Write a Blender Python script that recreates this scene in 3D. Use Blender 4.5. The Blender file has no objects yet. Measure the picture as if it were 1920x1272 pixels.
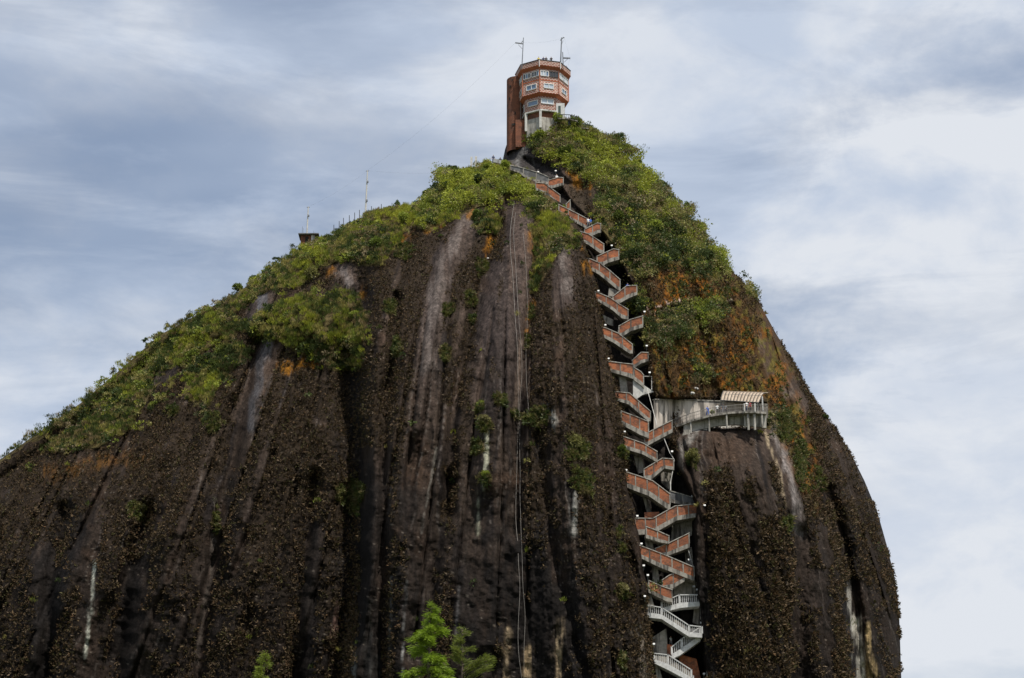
import bpy, math, random
import numpy as np
from mathutils import Vector, Matrix
R = math.radians
scene = bpy.context.scene
COL = scene.collection
rng = np.random.default_rng(7)
random.seed(7)

# ------------------------------------------------------------------ camera
PITCH = R(20.0); FPX = 3620.0; CAMY = -250.0; CAMZ = 1.7
cam_d = bpy.data.cameras.new('camera'); cam = bpy.data.objects.new('camera', cam_d); COL.objects.link(cam)
cam.location = (0, CAMY, CAMZ); cam.rotation_euler = (math.pi/2 + PITCH, 0, 0)
cam_d.sensor_width = 36; cam_d.lens = 36*FPX/1920; cam_d.clip_start = 0.5; cam_d.clip_end = 20000
scene.camera = cam

# ------------------------------------------------------------------ sky, sun, exposure
SUN_EL, SUN_AZ = 66.0, 34.0           # azimuth: degrees to the right of "behind the camera"
SUN_STR, SKY_STR = 5.0, 0.1
world = bpy.data.worlds.new('World'); scene.world = world; world.use_nodes = True
nt = world.node_tree; nt.nodes.clear()
def N(nt, t, **kw):
    n = nt.nodes.new(t)
    for k, v in kw.items(): setattr(n, k, v)
    return n
def L(nt, a, b): nt.links.new(a, b)
sky = N(nt, 'ShaderNodeTexSky', sky_type='NISHITA'); sky.sun_disc = False
sky.sun_elevation = R(SUN_EL); sky.sun_rotation = R(180 - SUN_AZ)
sky.air_density = 1.0; sky.dust_density = 1.5; sky.ozone_density = 1.0
tc = N(nt, 'ShaderNodeTexCoord')
def wnoise(loc, sc, rot, scale, detail, rough, dist):
    mp = N(nt, 'ShaderNodeMapping'); mp.inputs['Location'].default_value = loc
    mp.inputs['Scale'].default_value = sc; mp.inputs['Rotation'].default_value = rot
    L(nt, tc.outputs['Generated'], mp.inputs['Vector'])
    n = N(nt, 'ShaderNodeTexNoise'); n.inputs['Scale'].default_value = scale
    n.inputs['Detail'].default_value = detail; n.inputs['Roughness'].default_value = rough
    n.inputs['Distortion'].default_value = dist
    L(nt, mp.outputs['Vector'], n.inputs['Vector']); return n.outputs['Fac']
def wramp(v, p0, p1, c0=0.0, c1=1.0):
    m = N(nt, 'ShaderNodeMapRange', interpolation_type='SMOOTHSTEP')
    m.inputs['From Min'].default_value = p0; m.inputs['From Max'].default_value = p1
    m.inputs['To Min'].default_value = c0; m.inputs['To Max'].default_value = c1
    L(nt, v, m.inputs['Value']); return m.outputs['Result']
def wmath(op, a, b):
    m = N(nt, 'ShaderNodeMath', operation=op)
    for i, v in enumerate((a, b)):
        if isinstance(v, (int, float)): m.inputs[i].default_value = v
        else: L(nt, v, m.inputs[i])
    return m.outputs[0]
broad = wnoise((3.1, 0.2, 1.9), (1, 1, 2.8), (0, 0.10, 0), 2.6, 4, 0.45, 0.3)
streak = wnoise((0.4, 1.3, 0.7), (1, 1, 4.2), (0, 0.18, 0), 5.0, 9, 0.6, 0.5)
fluff = wnoise((5.4, 2.3, 0.1), (1, 1, 1.7), (0, 0.05, 0), 9.0, 10, 0.58, 0.25)
sep = N(nt, 'ShaderNodeSeparateXYZ'); L(nt, tc.outputs['Generated'], sep.inputs['Vector'])
# a broad cloud bank low on the right, ragged by noise
bankv = wmath('ADD', wmath('SUBTRACT', wmath('MULTIPLY', sep.outputs['X'], 1.1), wmath('MULTIPLY', sep.outputs['Z'], 1.0)), wmath('MULTIPLY', wmath('SUBTRACT', fluff, 0.5), 0.5))
bank = wramp(bankv, -0.27, -0.10)
cover = wmath('ADD', wramp(broad, 0.34, 0.66, 0.0, 0.66), wramp(streak, 0.40, 0.68, 0.0, 0.40))
cover = wmath('ADD', wmath('ADD', cover, 0.23), wmath('MULTIPLY', bank, 0.4))
cover = wmath('MINIMUM', cover, 0.97)
mix = N(nt, 'ShaderNodeMixRGB')
L(nt, cover, mix.inputs['Fac'])
L(nt, sky.outputs['Color'], mix.inputs['Color1'])
ccol = N(nt, 'ShaderNodeMixRGB'); ccol.inputs['Color1'].default_value = (4.9, 5.6, 6.8, 1); ccol.inputs['Color2'].default_value = (6.9, 7.2, 7.7, 1)
L(nt, wmath('MINIMUM', wmath('ADD', wramp(fluff, 0.38, 0.64, 0.0, 0.8), wmath('MULTIPLY', bank, 0.4)), 1.0), ccol.inputs['Fac'])
L(nt, ccol.outputs['Color'], mix.inputs['Color2'])
bg = N(nt, 'ShaderNodeBackground'); bg.inputs['Strength'].default_value = SKY_STR
L(nt, mix.outputs['Color'], bg.inputs['Color'])
wo = N(nt, 'ShaderNodeOutputWorld'); L(nt, bg.outputs['Background'], wo.inputs['Surface'])

sun_d = bpy.data.lights.new('sun', 'SUN'); sun_d.energy = SUN_STR; sun_d.angle = R(0.5); sun_d.color = (1.0, 0.94, 0.84)
sun = bpy.data.objects.new('sun', sun_d); COL.objects.link(sun); sun.location = (60, -200, 300)
sun.rotation_euler = (math.pi/2 - R(SUN_EL), 0, R(SUN_AZ))
vs = scene.view_settings
vs.view_transform = 'Standard'; vs.look = 'None'; vs.exposure = 0.15; vs.gamma = 1.0; vs.use_curve_mapping = False

# ------------------------------------------------------------------ helpers
cp, sp_ = math.cos(PITCH), math.sin(PITCH)
def P(px, py, Y):
    """point of the vertical plane y=Y that stands where the photo's survey point (px,py) is"""
    a = (px-960)/FPX; b = (636-py)/FPX
    dy = cp - b*sp_; dz = sp_ + b*cp
    t = (Y-CAMY)/dy
    return Vector((a*t, Y, CAMZ + dz*t))
def Pn(px, py, Y):
    a = (px-960)/FPX; b = (636-py)/FPX
    dy = cp - b*sp_; dz = sp_ + b*cp
    t = (Y-CAMY)/dy
    return np.stack([a*t, Y, CAMZ + dz*t], -1)
ORI = {}
def link(o, parent=None):
    COL.objects.link(o)
    if parent is not None: o.parent = parent
    return o
def empty(name, loc, label=None, cat=None, group=None):
    o = bpy.data.objects.new(name, None); link(o); o.location = loc; o.empty_display_size = 0.2
    ORI[o.name] = Vector(loc)
    tag(o, label, cat, group); return o
def tag(o, label=None, cat=None, group=None, kind=None):
    if label: o['label'] = label
    if cat: o['category'] = cat
    if group: o['group'] = group
    if kind: o['kind'] = kind
    return o
class MB:
    def __init__(s): s.v = []; s.f = []
    def add(s, vs_, fs): 
        k = len(s.v); s.v += [Vector(v) for v in vs_]; s.f += [[i+k for i in f] for f in fs]; return s
    def box(s, c, d, rot=None):
        x, y, z = d[0]/2, d[1]/2, d[2]/2
        vs_ = [Vector(q) for q in [(-x,-y,-z),(x,-y,-z),(x,y,-z),(-x,y,-z),(-x,-y,z),(x,-y,z),(x,y,z),(-x,y,z)]]
        if rot is not None: vs_ = [rot @ q for q in vs_]
        c = Vector(c)
        return s.add([c+q for q in vs_], [(0,3,2,1),(4,5,6,7),(0,1,5,4),(1,2,6,5),(2,3,7,6),(3,0,4,7)])
    def bar(s, a, b, w, h, up=(0,0,1)):
        a = Vector(a); b = Vector(b); d = (b-a); 
        if d.length < 1e-6: return s
        d = d.normalized(); u = Vector(up)
        if abs(d.dot(u)) > 0.98: u = Vector((0,1,0))
        r = d.cross(u).normalized(); u = r.cross(d).normalized()
        vs_ = [p + r*sx*w/2 + u*sy*h/2 for p in (a,b) for sx,sy in ((-1,-1),(1,-1),(1,1),(-1,1))]
        return s.add(vs_, [(0,1,2,3),(7,6,5,4),(0,4,5,1),(1,5,6,2),(2,6,7,3),(3,7,4,0)])
    def tube(s, pts, rad, n=6):
        pts = [Vector(p) for p in pts]
        if not hasattr(rad, '__len__'): rad = [rad]*len(pts)
        k0 = len(s.v)
        for i, p in enumerate(pts):
            d = (pts[min(i+1,len(pts)-1)] - pts[max(i-1,0)]).normalized()
            u = Vector((0,0,1)) if abs(d.z) < 0.9 else Vector((1,0,0))
            r = d.cross(u).normalized(); u = r.cross(d)
            for j in range(n):
                a = 2*math.pi*j/n; s.v.append(p + (r*math.cos(a)+u*math.sin(a))*rad[i])
        for i in range(len(pts)-1):
            for j in range(n):
                a = k0+i*n+j; b = k0+i*n+(j+1)%n; s.f.append([a, b, b+n, a+n])
        s.f.append([k0+j for j in range(n)][::-1]); s.f.append([k0+(len(pts)-1)*n+j for j in range(n)])
        return s
    def prism(s, poly, axis_vec):
        """poly: list of points (front outline), extruded along axis_vec"""
        n = len(poly); a = [Vector(p) for p in poly]; b = [p+Vector(axis_vec) for p in a]
        return s.add(a+b, [list(range(n)), list(range(2*n-1, n-1, -1))] + [[(i+1)%n, i, i+n, (i+1)%n+n] for i in range(n)])
    def band(s, top, bot, dvec):
        """strip between two polylines with equal counts, extruded by dvec (convex quads)"""
        n = len(top); d = Vector(dvec)
        vs_ = [Vector(p) for p in top] + [Vector(p) for p in bot] + [Vector(p)+d for p in top] + [Vector(p)+d for p in bot]
        fs = []
        for i in range(n-1):
            fs += [(i, n+i, n+i+1, i+1), (2*n+i, 2*n+i+1, 3*n+i+1, 3*n+i), (i, i+1, 2*n+i+1, 2*n+i), (n+i, 3*n+i, 3*n+i+1, n+i+1)]
        fs += [(0, 2*n, 3*n, n), (n-1, 2*n-1, 4*n-1, 3*n-1)]
        return s.add(vs_, fs)
    def build(s, name, mat, parent=None, smooth=False, loc=None):
        o_ = ORI[parent.name] if parent is not None else Vector((0,0,0))
        base = o_
        me = bpy.data.meshes.new(name)
        if parent is None and loc is not None: base = Vector(loc)
        me.from_pydata([tuple(v-base) for v in s.v], [], s.f)
        import bmesh
        bm = bmesh.new(); bm.from_mesh(me); bmesh.ops.recalc_face_normals(bm, faces=bm.faces); bm.to_mesh(me); bm.free()
        wall_uv(me)
        if smooth: me.polygons.foreach_set('use_smooth', [True]*len(me.polygons))
        me.materials.append(mat)
        o = bpy.data.objects.new(name, me); link(o, parent)
        if parent is None: o.location = base; ORI[o.name] = base
        else: ORI[o.name] = o_
        return o
def wall_uv(me):
    uv = me.uv_layers.new(name='UVMap')
    for p in me.polygons:
        n = p.normal
        if abs(n.z) > 0.8: tx, ty = Vector((1,0,0)), Vector((0,1,0))
        else:
            tx = Vector((-n.y, n.x, 0)).normalized(); ty = Vector((0,0,1))
        for li in p.loop_indices:
            v = me.vertices[me.loops[li].vertex_index].co
            uv.data[li].uv = (v.dot(tx), v.dot(ty))
def dup(me, name, loc, parent, rot=None, scale=None):
    o = bpy.data.objects.new(name, me); link(o, parent)
    o.location = Vector(loc) - (ORI[parent.name] if parent is not None else Vector((0,0,0)))
    if rot: o.rotation_euler = rot
    if scale: o.scale = scale
    if parent is None: ORI[o.name] = Vector(loc)
    return o
def np_mesh(name, V, F, mat, col=None, smooth=False):
    V = np.asarray(V, np.float32).reshape(-1,3); F = np.asarray(F, np.int32); k = F.shape[1]
    me = bpy.data.meshes.new(name)
    me.vertices.add(len(V)); me.vertices.foreach_set('co', V.ravel())
    me.loops.add(F.size); me.loops.foreach_set('vertex_index', F.ravel())
    me.polygons.add(len(F)); me.polygons.foreach_set('loop_start', np.arange(0, F.size, k, dtype=np.int32))
    try: me.polygons.foreach_set('loop_total', np.full(len(F), k, np.int32))
    except Exception: pass
    if smooth: me.polygons.foreach_set('use_smooth', np.ones(len(F), bool))
    if col is not None:
        ca = me.color_attributes.new('Col', 'FLOAT_COLOR', 'POINT')
        c4 = np.ones((len(V),4), np.float32); c4[:,:3] = col
        ca.data.foreach_set('color', c4.ravel())
    me.update(); me.validate(); me.materials.append(mat)
    return me

# ---- noise in numpy
def _hash(ix, iy, iz, seed):
    h = (ix*374761393 + iy*668265263 + iz*2147483647 + seed*974711) & 0xffffffff
    h = ((h ^ (h >> 13)) * 1274126177) & 0xffffffff
    h = h ^ (h >> 16)
    return (h & 0xffff)/65535.0*2-1
def vnoise(x, y, z=None, seed=0):
    x = np.asarray(x, float); y = np.asarray(y, float); z = np.zeros_like(x) if z is None else np.asarray(z, float)
    xi, yi, zi = np.floor(x).astype(np.int64), np.floor(y).astype(np.int64), np.floor(z).astype(np.int64)
    fx, fy, fz = x-xi, y-yi, z-zi
    fx, fy, fz = [f*f*f*(f*(f*6-15)+10) for f in (fx,fy,fz)]
    r = 0
    for dx in (0,1):
        for dy in (0,1):
            for dz in (0,1):
                w = (fx if dx else 1-fx)*(fy if dy else 1-fy)*(fz if dz else 1-fz)
                r = r + w*_hash(xi+dx, yi+dy, zi+dz, seed)
    return r
def vnoise2(x, y, seed=0):
    xi, yi = np.floor(x).astype(np.int64), np.floor(y).astype(np.int64)
    fx, fy = x-xi, y-yi
    fx, fy = [f*f*f*(f*(f*6-15)+10) for f in (fx,fy)]
    r = 0
    for dx in (0,1):
        for dy in (0,1):
            r = r + (fx if dx else 1-fx)*(fy if dy else 1-fy)*_hash(xi+dx, yi+dy, 0*xi, seed)
    return r
def fbm(x, y, o=4, seed=0, g=0.5):
    a = 1.0; s = 0; t = 0
    for i in range(o):
        s = s + a*vnoise2(x*2**i+i*17.3, y*2**i+i*9.1, seed+i); t += a; a *= g
    return s/t
def sstep(x, a, b):
    t = np.clip((x-a)/(b-a+1e-9), 0, 1); return t*t*(3-2*t)
def ip(y, pts, k=0):      # pts: list of (px,py): x as a function of y
    ys = [p[1] for p in pts]; xs = [p[0] for p in pts]
    return np.interp(y, ys, xs)
def pdist(x, y, pts):
    d = np.full(np.shape(x), 1e9)
    for (x0,y0),(x1,y1) in zip(pts[:-1], pts[1:]):
        vx, vy = x1-x0, y1-y0
        t = np.clip(((x-x0)*vx+(y-y0)*vy)/(vx*vx+vy*vy), 0, 1)
        d = np.minimum(d, np.hypot(x-x0-t*vx, y-y0-t*vy))
    return d
def inpoly(x, y, poly):
    r = np.zeros(np.shape(x), bool); n = len(poly)
    for i in range(n):
        x0,y0 = poly[i]; x1,y1 = poly[(i+1)%n]
        if y0 == y1: continue
        c = ((y0 > y) != (y1 > y)) & (x < (x1-x0)*(y-y0)/(y1-y0)+x0)
        r ^= c
    return r
def bbox(x, y, pts, m):
    xs = [p[0] for p in pts]; ys = [p[1] for p in pts]
    return (x > min(xs)-m) & (x < max(xs)+m) & (y > min(ys)-m) & (y < max(ys)+m)
def gline(x, y, pts, s):
    m = bbox(x, y, pts, 3.2*s); r = np.zeros(np.shape(x)); r[m] = np.exp(-(pdist(x[m], y[m], pts)/s)**2); return r
def softpoly(x, y, poly, w):
    m = bbox(x, y, poly, w+1); r = np.zeros(np.shape(x)); r[m] = softpoly_(x[m], y[m], poly, w); return r
def softpoly_(x, y, poly, w):
    d = pdist(x, y, list(poly)+[poly[0]]); d = np.where(inpoly(x, y, poly), d, -d)
    return sstep(d, -w, w)

# ------------------------------------------------------------------ materials
def mat(name):
    m = bpy.data.materials.new(name); m.use_nodes = True
    nt = m.node_tree; b = nt.nodes['Principled BSDF']; return m, nt, b
def setv(b, **kw):
    for k, v in kw.items(): b.inputs[k.replace('_',' ')].default_value = v
def noise_mat(name, c0, c1, scale=3, rough=0.85, detail=6, bump=0.0, bscale=20, vec='Object', stretch=(1,1,1), stain=None, metal=0.0):
    m, nt, b = mat(name); t = N(nt, 'ShaderNodeTexCoord')
    mp = N(nt, 'ShaderNodeMapping'); mp.inputs['Scale'].default_value = stretch; L(nt, t.outputs[vec], mp.inputs['Vector'])
    n = N(nt, 'ShaderNodeTexNoise'); n.inputs['Scale'].default_value = scale; n.inputs['Detail'].default_value = detail; n.inputs['Roughness'].default_value = 0.62
    L(nt, mp.outputs['Vector'], n.inputs['Vector'])
    r = N(nt, 'ShaderNodeValToRGB'); r.color_ramp.elements[0].position = 0.35; r.color_ramp.elements[1].position = 0.68
    r.color_ramp.elements[0].color = (*c0,1); r.color_ramp.elements[1].color = (*c1,1); L(nt, n.outputs['Fac'], r.inputs['Fac'])
    out = r.outputs['Color']
    if stain:
        n2 = N(nt, 'ShaderNodeTexNoise'); n2.inputs['Scale'].default_value = stain[1]; n2.inputs['Detail'].default_value = 5
        mp2 = N(nt, 'ShaderNodeMapping'); mp2.inputs['Scale'].default_value = (1.6,1.6,0.22); L(nt, t.outputs['Object'], mp2.inputs['Vector']); L(nt, mp2.outputs['Vector'], n2.inputs['Vector'])
        r2 = N(nt, 'ShaderNodeMapRange'); r2.inputs['From Min'].default_value = stain[2]; r2.inputs['From Max'].default_value = stain[2]+0.14; r2.inputs['To Max'].default_value = stain[3]; L(nt, n2.outputs['Fac'], r2.inputs['Value'])
        mx = N(nt, 'ShaderNodeMixRGB'); mx.inputs['Color2'].default_value = (*stain[0],1); L(nt, r2.outputs['Result'], mx.inputs['Fac']); L(nt, out, mx.inputs['Color1']); out = mx.outputs['Color']
    L(nt, out, b.inputs['Base Color']); setv(b, Roughness=rough, Metallic=metal)
    if bump:
        n3 = N(nt, 'ShaderNodeTexNoise'); n3.inputs['Scale'].default_value = bscale; n3.inputs['Detail'].default_value = 5; L(nt, t.outputs['Object'], n3.inputs['Vector'])
        bp = N(nt, 'ShaderNodeBump'); bp.inputs['Strength'].default_value = bump; bp.inputs['Distance'].default_value = 0.05
        L(nt, n3.outputs['Fac'], bp.inputs['Height']); L(nt, bp.outputs['Normal'], b.inputs['Normal'])
    return m
def brick_mat(name, c1, c2, mortar, bw, bh, ms=0.02, dirt=None, dirt_amt=0.6, var=2.0):
    m, nt, b = mat(name); t = N(nt, 'ShaderNodeTexCoord')
    br = N(nt, 'ShaderNodeTexBrick'); br.inputs['Scale'].default_value = 1.0; br.inputs['Brick Width'].default_value = bw; br.inputs['Row Height'].default_value = bh
    br.inputs['Mortar Size'].default_value = ms; br.inputs['Mortar Smooth'].default_value = 0.2
    br.inputs['Color1'].default_value = (*c1,1); br.inputs['Color2'].default_value = (*c2,1); br.inputs['Mortar'].default_value = (*mortar,1)
    L(nt, t.outputs['UV'], br.inputs['Vector'])
    n = N(nt, 'ShaderNodeTexNoise'); n.inputs['Scale'].default_value = var; n.inputs['Detail'].default_value = 6; n.inputs['Roughness'].default_value = 0.65; L(nt, t.outputs['Object'], n.inputs['Vector'])
    mr = N(nt, 'ShaderNodeMapRange'); mr.inputs['From Min'].default_value = 0.43; mr.inputs['From Max'].default_value = 0.66; mr.inputs['To Max'].default_value = dirt_amt; L(nt, n.outputs['Fac'], mr.inputs['Value'])
    mx = N(nt, 'ShaderNodeMixRGB'); mx.inputs['Color2'].default_value = (*(dirt or (0.05,0.04,0.035)),1)
    oi = N(nt, 'ShaderNodeObjectInfo'); hs = N(nt, 'ShaderNodeHueSaturation'); vr = N(nt, 'ShaderNodeMapRange'); vr.inputs['To Min'].default_value = 0.72; vr.inputs['To Max'].default_value = 1.15
    L(nt, oi.outputs['Random'], vr.inputs['Value']); L(nt, vr.outputs['Result'], hs.inputs['Value']); L(nt, br.outputs['Color'], hs.inputs['Color'])
    L(nt, mr.outputs['Result'], mx.inputs['Fac']); L(nt, hs.outputs['Color'], mx.inputs['Color1']); L(nt, mx.outputs['Color'], b.inputs['Base Color'])
    bp = N(nt, 'ShaderNodeBump'); bp.invert = True; bp.inputs['Strength'].default_value = 0.6; bp.inputs['Distance'].default_value = 0.02
    L(nt, br.outputs['Fac'], bp.inputs['Height']); L(nt, bp.outputs['Normal'], b.inputs['Normal']); setv(b, Roughness=0.9)
    return m
def leaf_mat(name, trans=0.3, rough=0.55, gain=1.0):
    m, nt, b = mat(name); a = N(nt, 'ShaderNodeVertexColor', layer_name='Col')
    hv = N(nt, 'ShaderNodeHueSaturation'); hv.inputs['Value'].default_value = gain; L(nt, a.outputs['Color'], hv.inputs['Color'])
    L(nt, hv.outputs['Color'], b.inputs['Base Color']); setv(b, Roughness=rough); b.inputs['Specular IOR Level'].default_value = 0.25
    tr = N(nt, 'ShaderNodeBsdfTranslucent'); L(nt, hv.outputs['Color'], tr.inputs['Color'])
    ms = N(nt, 'ShaderNodeMixShader'); ms.inputs['Fac'].default_value = trans
    out = nt.nodes['Material Output']; L(nt, b.outputs['BSDF'], ms.inputs[1]); L(nt, tr.outputs['BSDF'], ms.inputs[2]); L(nt, ms.outputs['Shader'], out.inputs['Surface'])
    return m
M = {}
M['conc'] = noise_mat('weathered_concrete', (0.20,0.185,0.16), (0.36,0.335,0.295), 2.2, 0.9, bump=0.3, stain=((0.035,0.03,0.026), 1.3, 0.47, 0.85))
M['conc_mid'] = noise_mat('stained_concrete', (0.28,0.265,0.235), (0.44,0.42,0.38), 2.0, 0.9, bump=0.3, stain=((0.05,0.045,0.038), 1.1, 0.5, 0.75))
M['conc_dark'] = noise_mat('grey_concrete', (0.075,0.077,0.08), (0.16,0.16,0.165), 1.6, 0.9, bump=0.3, stain=((0.04,0.04,0.04), 1.2, 0.5, 0.7))  # darker grey, with the shadow on the ramp wall put into it
M['conc_pale'] = noise_mat('pale_concrete', (0.42,0.41,0.39), (0.6,0.59,0.56), 2.0, 0.9, stain=((0.09,0.08,0.07), 1.0, 0.55, 0.6))
M['white'] = noise_mat('weathered_white_paint', (0.42,0.42,0.42), (0.62,0.62,0.61), 3.0, 0.7, stain=((0.2,0.19,0.18), 1.4, 0.56, 0.5))
M['brick'] = brick_mat('orange_brick', (0.42,0.125,0.040), (0.29,0.075,0.028), (0.27,0.17,0.11), 0.46, 0.2, 0.018, (0.045,0.035,0.03), 0.85, 1.3)
M['tbrick'] = brick_mat('tower_brick', (0.33,0.095,0.055), (0.24,0.066,0.042), (0.74,0.63,0.56), 0.54, 0.28, 0.045, (0.15,0.07,0.05), 0.35, 0.9)
M['obrick'] = noise_mat('orange_render', (0.30,0.085,0.04), (0.42,0.13,0.06), 1.2, 0.85)
M['sbrick'] = brick_mat('weathered_brown_brick', (0.32,0.105,0.048), (0.23,0.075,0.036), (0.13,0.07,0.045), 0.42, 0.2, 0.02, (0.035,0.022,0.018), 0.85, 0.55)
M['metal'] = noise_mat('galvanised_metal', (0.13,0.14,0.15), (0.24,0.25,0.27), 6, 0.5, metal=0.6)
M['dmetal'] = noise_mat('dark_metal', (0.03,0.032,0.036), (0.06,0.062,0.066), 6, 0.55, metal=0.3)
M['wmetal'] = noise_mat('white_metal', (0.42,0.42,0.41), (0.58,0.58,0.57), 6, 0.5)
M['frame'] = noise_mat('white_window_frame', (0.6,0.6,0.6), (0.75,0.75,0.74), 4, 0.6)
M['roofsheet'] = noise_mat('translucent_roof_sheet', (0.26,0.20,0.145), (0.42,0.335,0.25), 1.4, 0.6)
M['wood'] = noise_mat('bare_twig_bark', (0.10,0.08,0.065), (0.21,0.18,0.15), 5, 0.9)
M['bark'] = noise_mat('conifer_bark', (0.06,0.045,0.03), (0.13,0.10,0.075), 8, 0.9)
M['green_sheet'] = noise_mat('green_roof_sheet', (0.02,0.06,0.045), (0.04,0.10,0.07), 3, 0.6)
M['rope'] = noise_mat('grey_cable', (0.17,0.155,0.14), (0.27,0.25,0.23), 3, 0.8)
def glass_mat(name, c, rough=0.08, spec=0.9):
    m, nt, b = mat(name); setv(b, Base_Color=(*c,1), Roughness=rough); b.inputs['Specular IOR Level'].default_value = spec
    t = N(nt, 'ShaderNodeTexCoord'); n = N(nt, 'ShaderNodeTexNoise'); n.inputs['Scale'].default_value = 1.2; L(nt, t.outputs['Object'], n.inputs['Vector'])
    bp = N(nt, 'ShaderNodeBump'); bp.inputs['Strength'].default_value = 0.05; L(nt, n.outputs['Fac'], bp.inputs['Height']); L(nt, bp.outputs['Normal'], b.inputs['Normal'])
    return m
M['glass'] = glass_mat('window_glass', (0.10,0.17,0.28))
M['glass_pale'] = glass_mat('curtained_window_glass', (0.40,0.46,0.54), 0.2)
M['glass_dark'] = glass_mat('dark_window_glass', (0.02,0.024,0.03), 0.15)
M['door'] = noise_mat('dark_green_door', (0.012,0.035,0.03), (0.02,0.05,0.04), 3, 0.6)
M['leaf'] = leaf_mat('shrub_leaves', 0.33)
M['rosette'] = leaf_mat('bromeliad_blades', 0.1, 0.85)
M['needle'] = leaf_mat('conifer_sprays', 0.4, 0.5)
M['dark_void'] = noise_mat('unlit_interior', (0.012,0.011,0.010), (0.02,0.018,0.016), 3, 0.95)

# rock: colour per point + procedural grain and relief
m, nt_, b = mat('granite_with_stains'); M['rock'] = m
a = N(nt_, 'ShaderNodeVertexColor', layer_name='Col'); t = N(nt_, 'ShaderNodeTexCoord')
mp = N(nt_, 'ShaderNodeMapping'); mp.inputs['Scale'].default_value = (1.0,1.0,0.12); L(nt_, t.outputs['Object'], mp.inputs['Vector'])
n1 = N(nt_, 'ShaderNodeTexNoise'); n1.inputs['Scale'].default_value = 1.6; n1.inputs['Detail'].default_value = 8; n1.inputs['Roughness'].default_value = 0.65; L(nt_, mp.outputs['Vector'], n1.inputs['Vector'])
n2 = N(nt_, 'ShaderNodeTexNoise'); n2.inputs['Scale'].default_value = 2.6; n2.inputs['Detail'].default_value = 9; n2.inputs['Roughness'].default_value = 0.72; L(nt_, t.outputs['Object'], n2.inputs['Vector'])
r1 = N(nt_, 'ShaderNodeMapRange'); r1.inputs['From Min'].default_value = 0.3; r1.inputs['From Max'].default_value = 0.7; r1.inputs['To Min'].default_value = 0.45; r1.inputs['To Max'].default_value = 1.6; L(nt_, n1.outputs['Fac'], r1.inputs['Value'])
r2 = N(nt_, 'ShaderNodeMapRange'); r2.inputs['From Min'].default_value = 0.3; r2.inputs['From Max'].default_value = 0.7; r2.inputs['To Min'].default_value = 0.4; r2.inputs['To Max'].default_value = 1.6; L(nt_, n2.outputs['Fac'], r2.inputs['Value'])
mm = N(nt_, 'ShaderNodeMath', operation='MULTIPLY'); L(nt_, r1.outputs['Result'], mm.inputs[0]); L(nt_, r2.outputs['Result'], mm.inputs[1])
vm = N(nt_, 'ShaderNodeVectorMath', operation='SCALE'); L(nt_, a.outputs['Color'], vm.inputs[0]); L(nt_, mm.outputs[0], vm.inputs['Scale']); L(nt_, vm.outputs['Vector'], b.inputs['Base Color'])
bp = N(nt_, 'ShaderNodeBump'); bp.inputs['Strength'].default_value = 0.9; bp.inputs['Distance'].default_value = 0.22; L(nt_, n2.outputs['Fac'], bp.inputs['Height']); L(nt_, bp.outputs['Normal'], b.inputs['Normal'])
setv(b, Roughness=0.85); b.inputs['Specular IOR Level'].default_value = 0.07

# ------------------------------------------------------------------ ground
g = np_mesh('ground', [(-6000,-6000,0),(6000,-6000,0),(6000,6000,0),(-6000,6000,0)], [(0,1,2,3)],
            noise_mat('grassy_ground', (0.035,0.05,0.015), (0.09,0.10,0.04), 0.08, 0.95, 8, 0.4, 2.0))
tag(link(bpy.data.objects.new('ground', g)), 'grassy ground around the foot of the rock', 'ground', kind='structure')

# ------------------------------------------------------------------ the rock
XL = [(1030,222),(1012,232),(985,243),(953,262),(947,280),(943,299),(925,306),(880,318),(838,332),(822,350),(805,372),(780,388),(740,396),(692,404),(645,430),(605,450),(562,468),(500,512),(440,552),(380,585),(300,628),(220,698),(150,757),(60,820),(0,862),(-180,985),(-330,1110),(-430,1272),(-500,1600),(-540,1960)]
XR = [(1078,222),(1085,228),(1106,245),(1158,275),(1198,315),(1235,345),(1285,398),(1315,440),(1340,480),(1390,525),(1422,565),(1453,622),(1489,682),(1521,742),(1563,800),(1596,852),(1621,902),(1645,960),(1662,1020),(1677,1080),(1686,1150),(1690,1272),(1700,1600),(1740,1960)]
XC = [(1050,222),(1060,300),(1045,400),(1015,600),(1000,800),(1000,1960)]
YC = [(54,200),(52,222),(46,300),(41,340),(34.5,400),(28,480),(20.5,600),(15.8,700),(11.6,800),(8.6,900),(6.4,1000),(5.0,1100),(3.8,1272),(3.5,1500),(2,1960)]
YR = 57.0
CL = [(1000,335),(1012,350),(1052,388),(1085,434),(1098,482),(1118,545),(1132,612),(1145,682),(1160,750),(1170,820),(1173,885),(1190,972),(1200,1025),(1205,1060),(1214,1110),(1209,1140),(1222,1225),(1228,1272),(1240,1500),(1250,1960)]
CR = [(1040,335),(1050,350),(1080,385),(1112,415),(1150,465),(1188,530),(1203,592),(1216,660),(1226,740),(1258,800),(1266,862),(1306,945),(1303,1000),(1308,1070),(1315,1120),(1320,1200),(1326,1272),(1345,1500),(1350,1960)]
XB = [(775,430),(705,520),(686,620),(674,760),(690,900),(682,1000),(657,1272),(640,1500),(640,1960)]
XD = [(1432,795),(1472,860),(1500,930),(1530,1000),(1562,1100),(1585,1272),(1600,1500),(1600,1960)]
def base_Y(x, y):
    x = np.asarray(x, float); y = np.asarray(y, float)
    xl, xr, xc, yc = ip(y,XL), ip(y,XR), ip(y,XC), ip(y,YC)
    t = np.where(x < xc, (xc-x)/(xc-xl), (x-xc)/(xr-xc)); t = np.clip(t, 0, 1)
    p = np.where(x < xc, 1.9, 2.2)
    return yc + (YR-yc)*(1-np.power(np.clip(1-np.power(t,p),0,1), 1/p))
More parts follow.
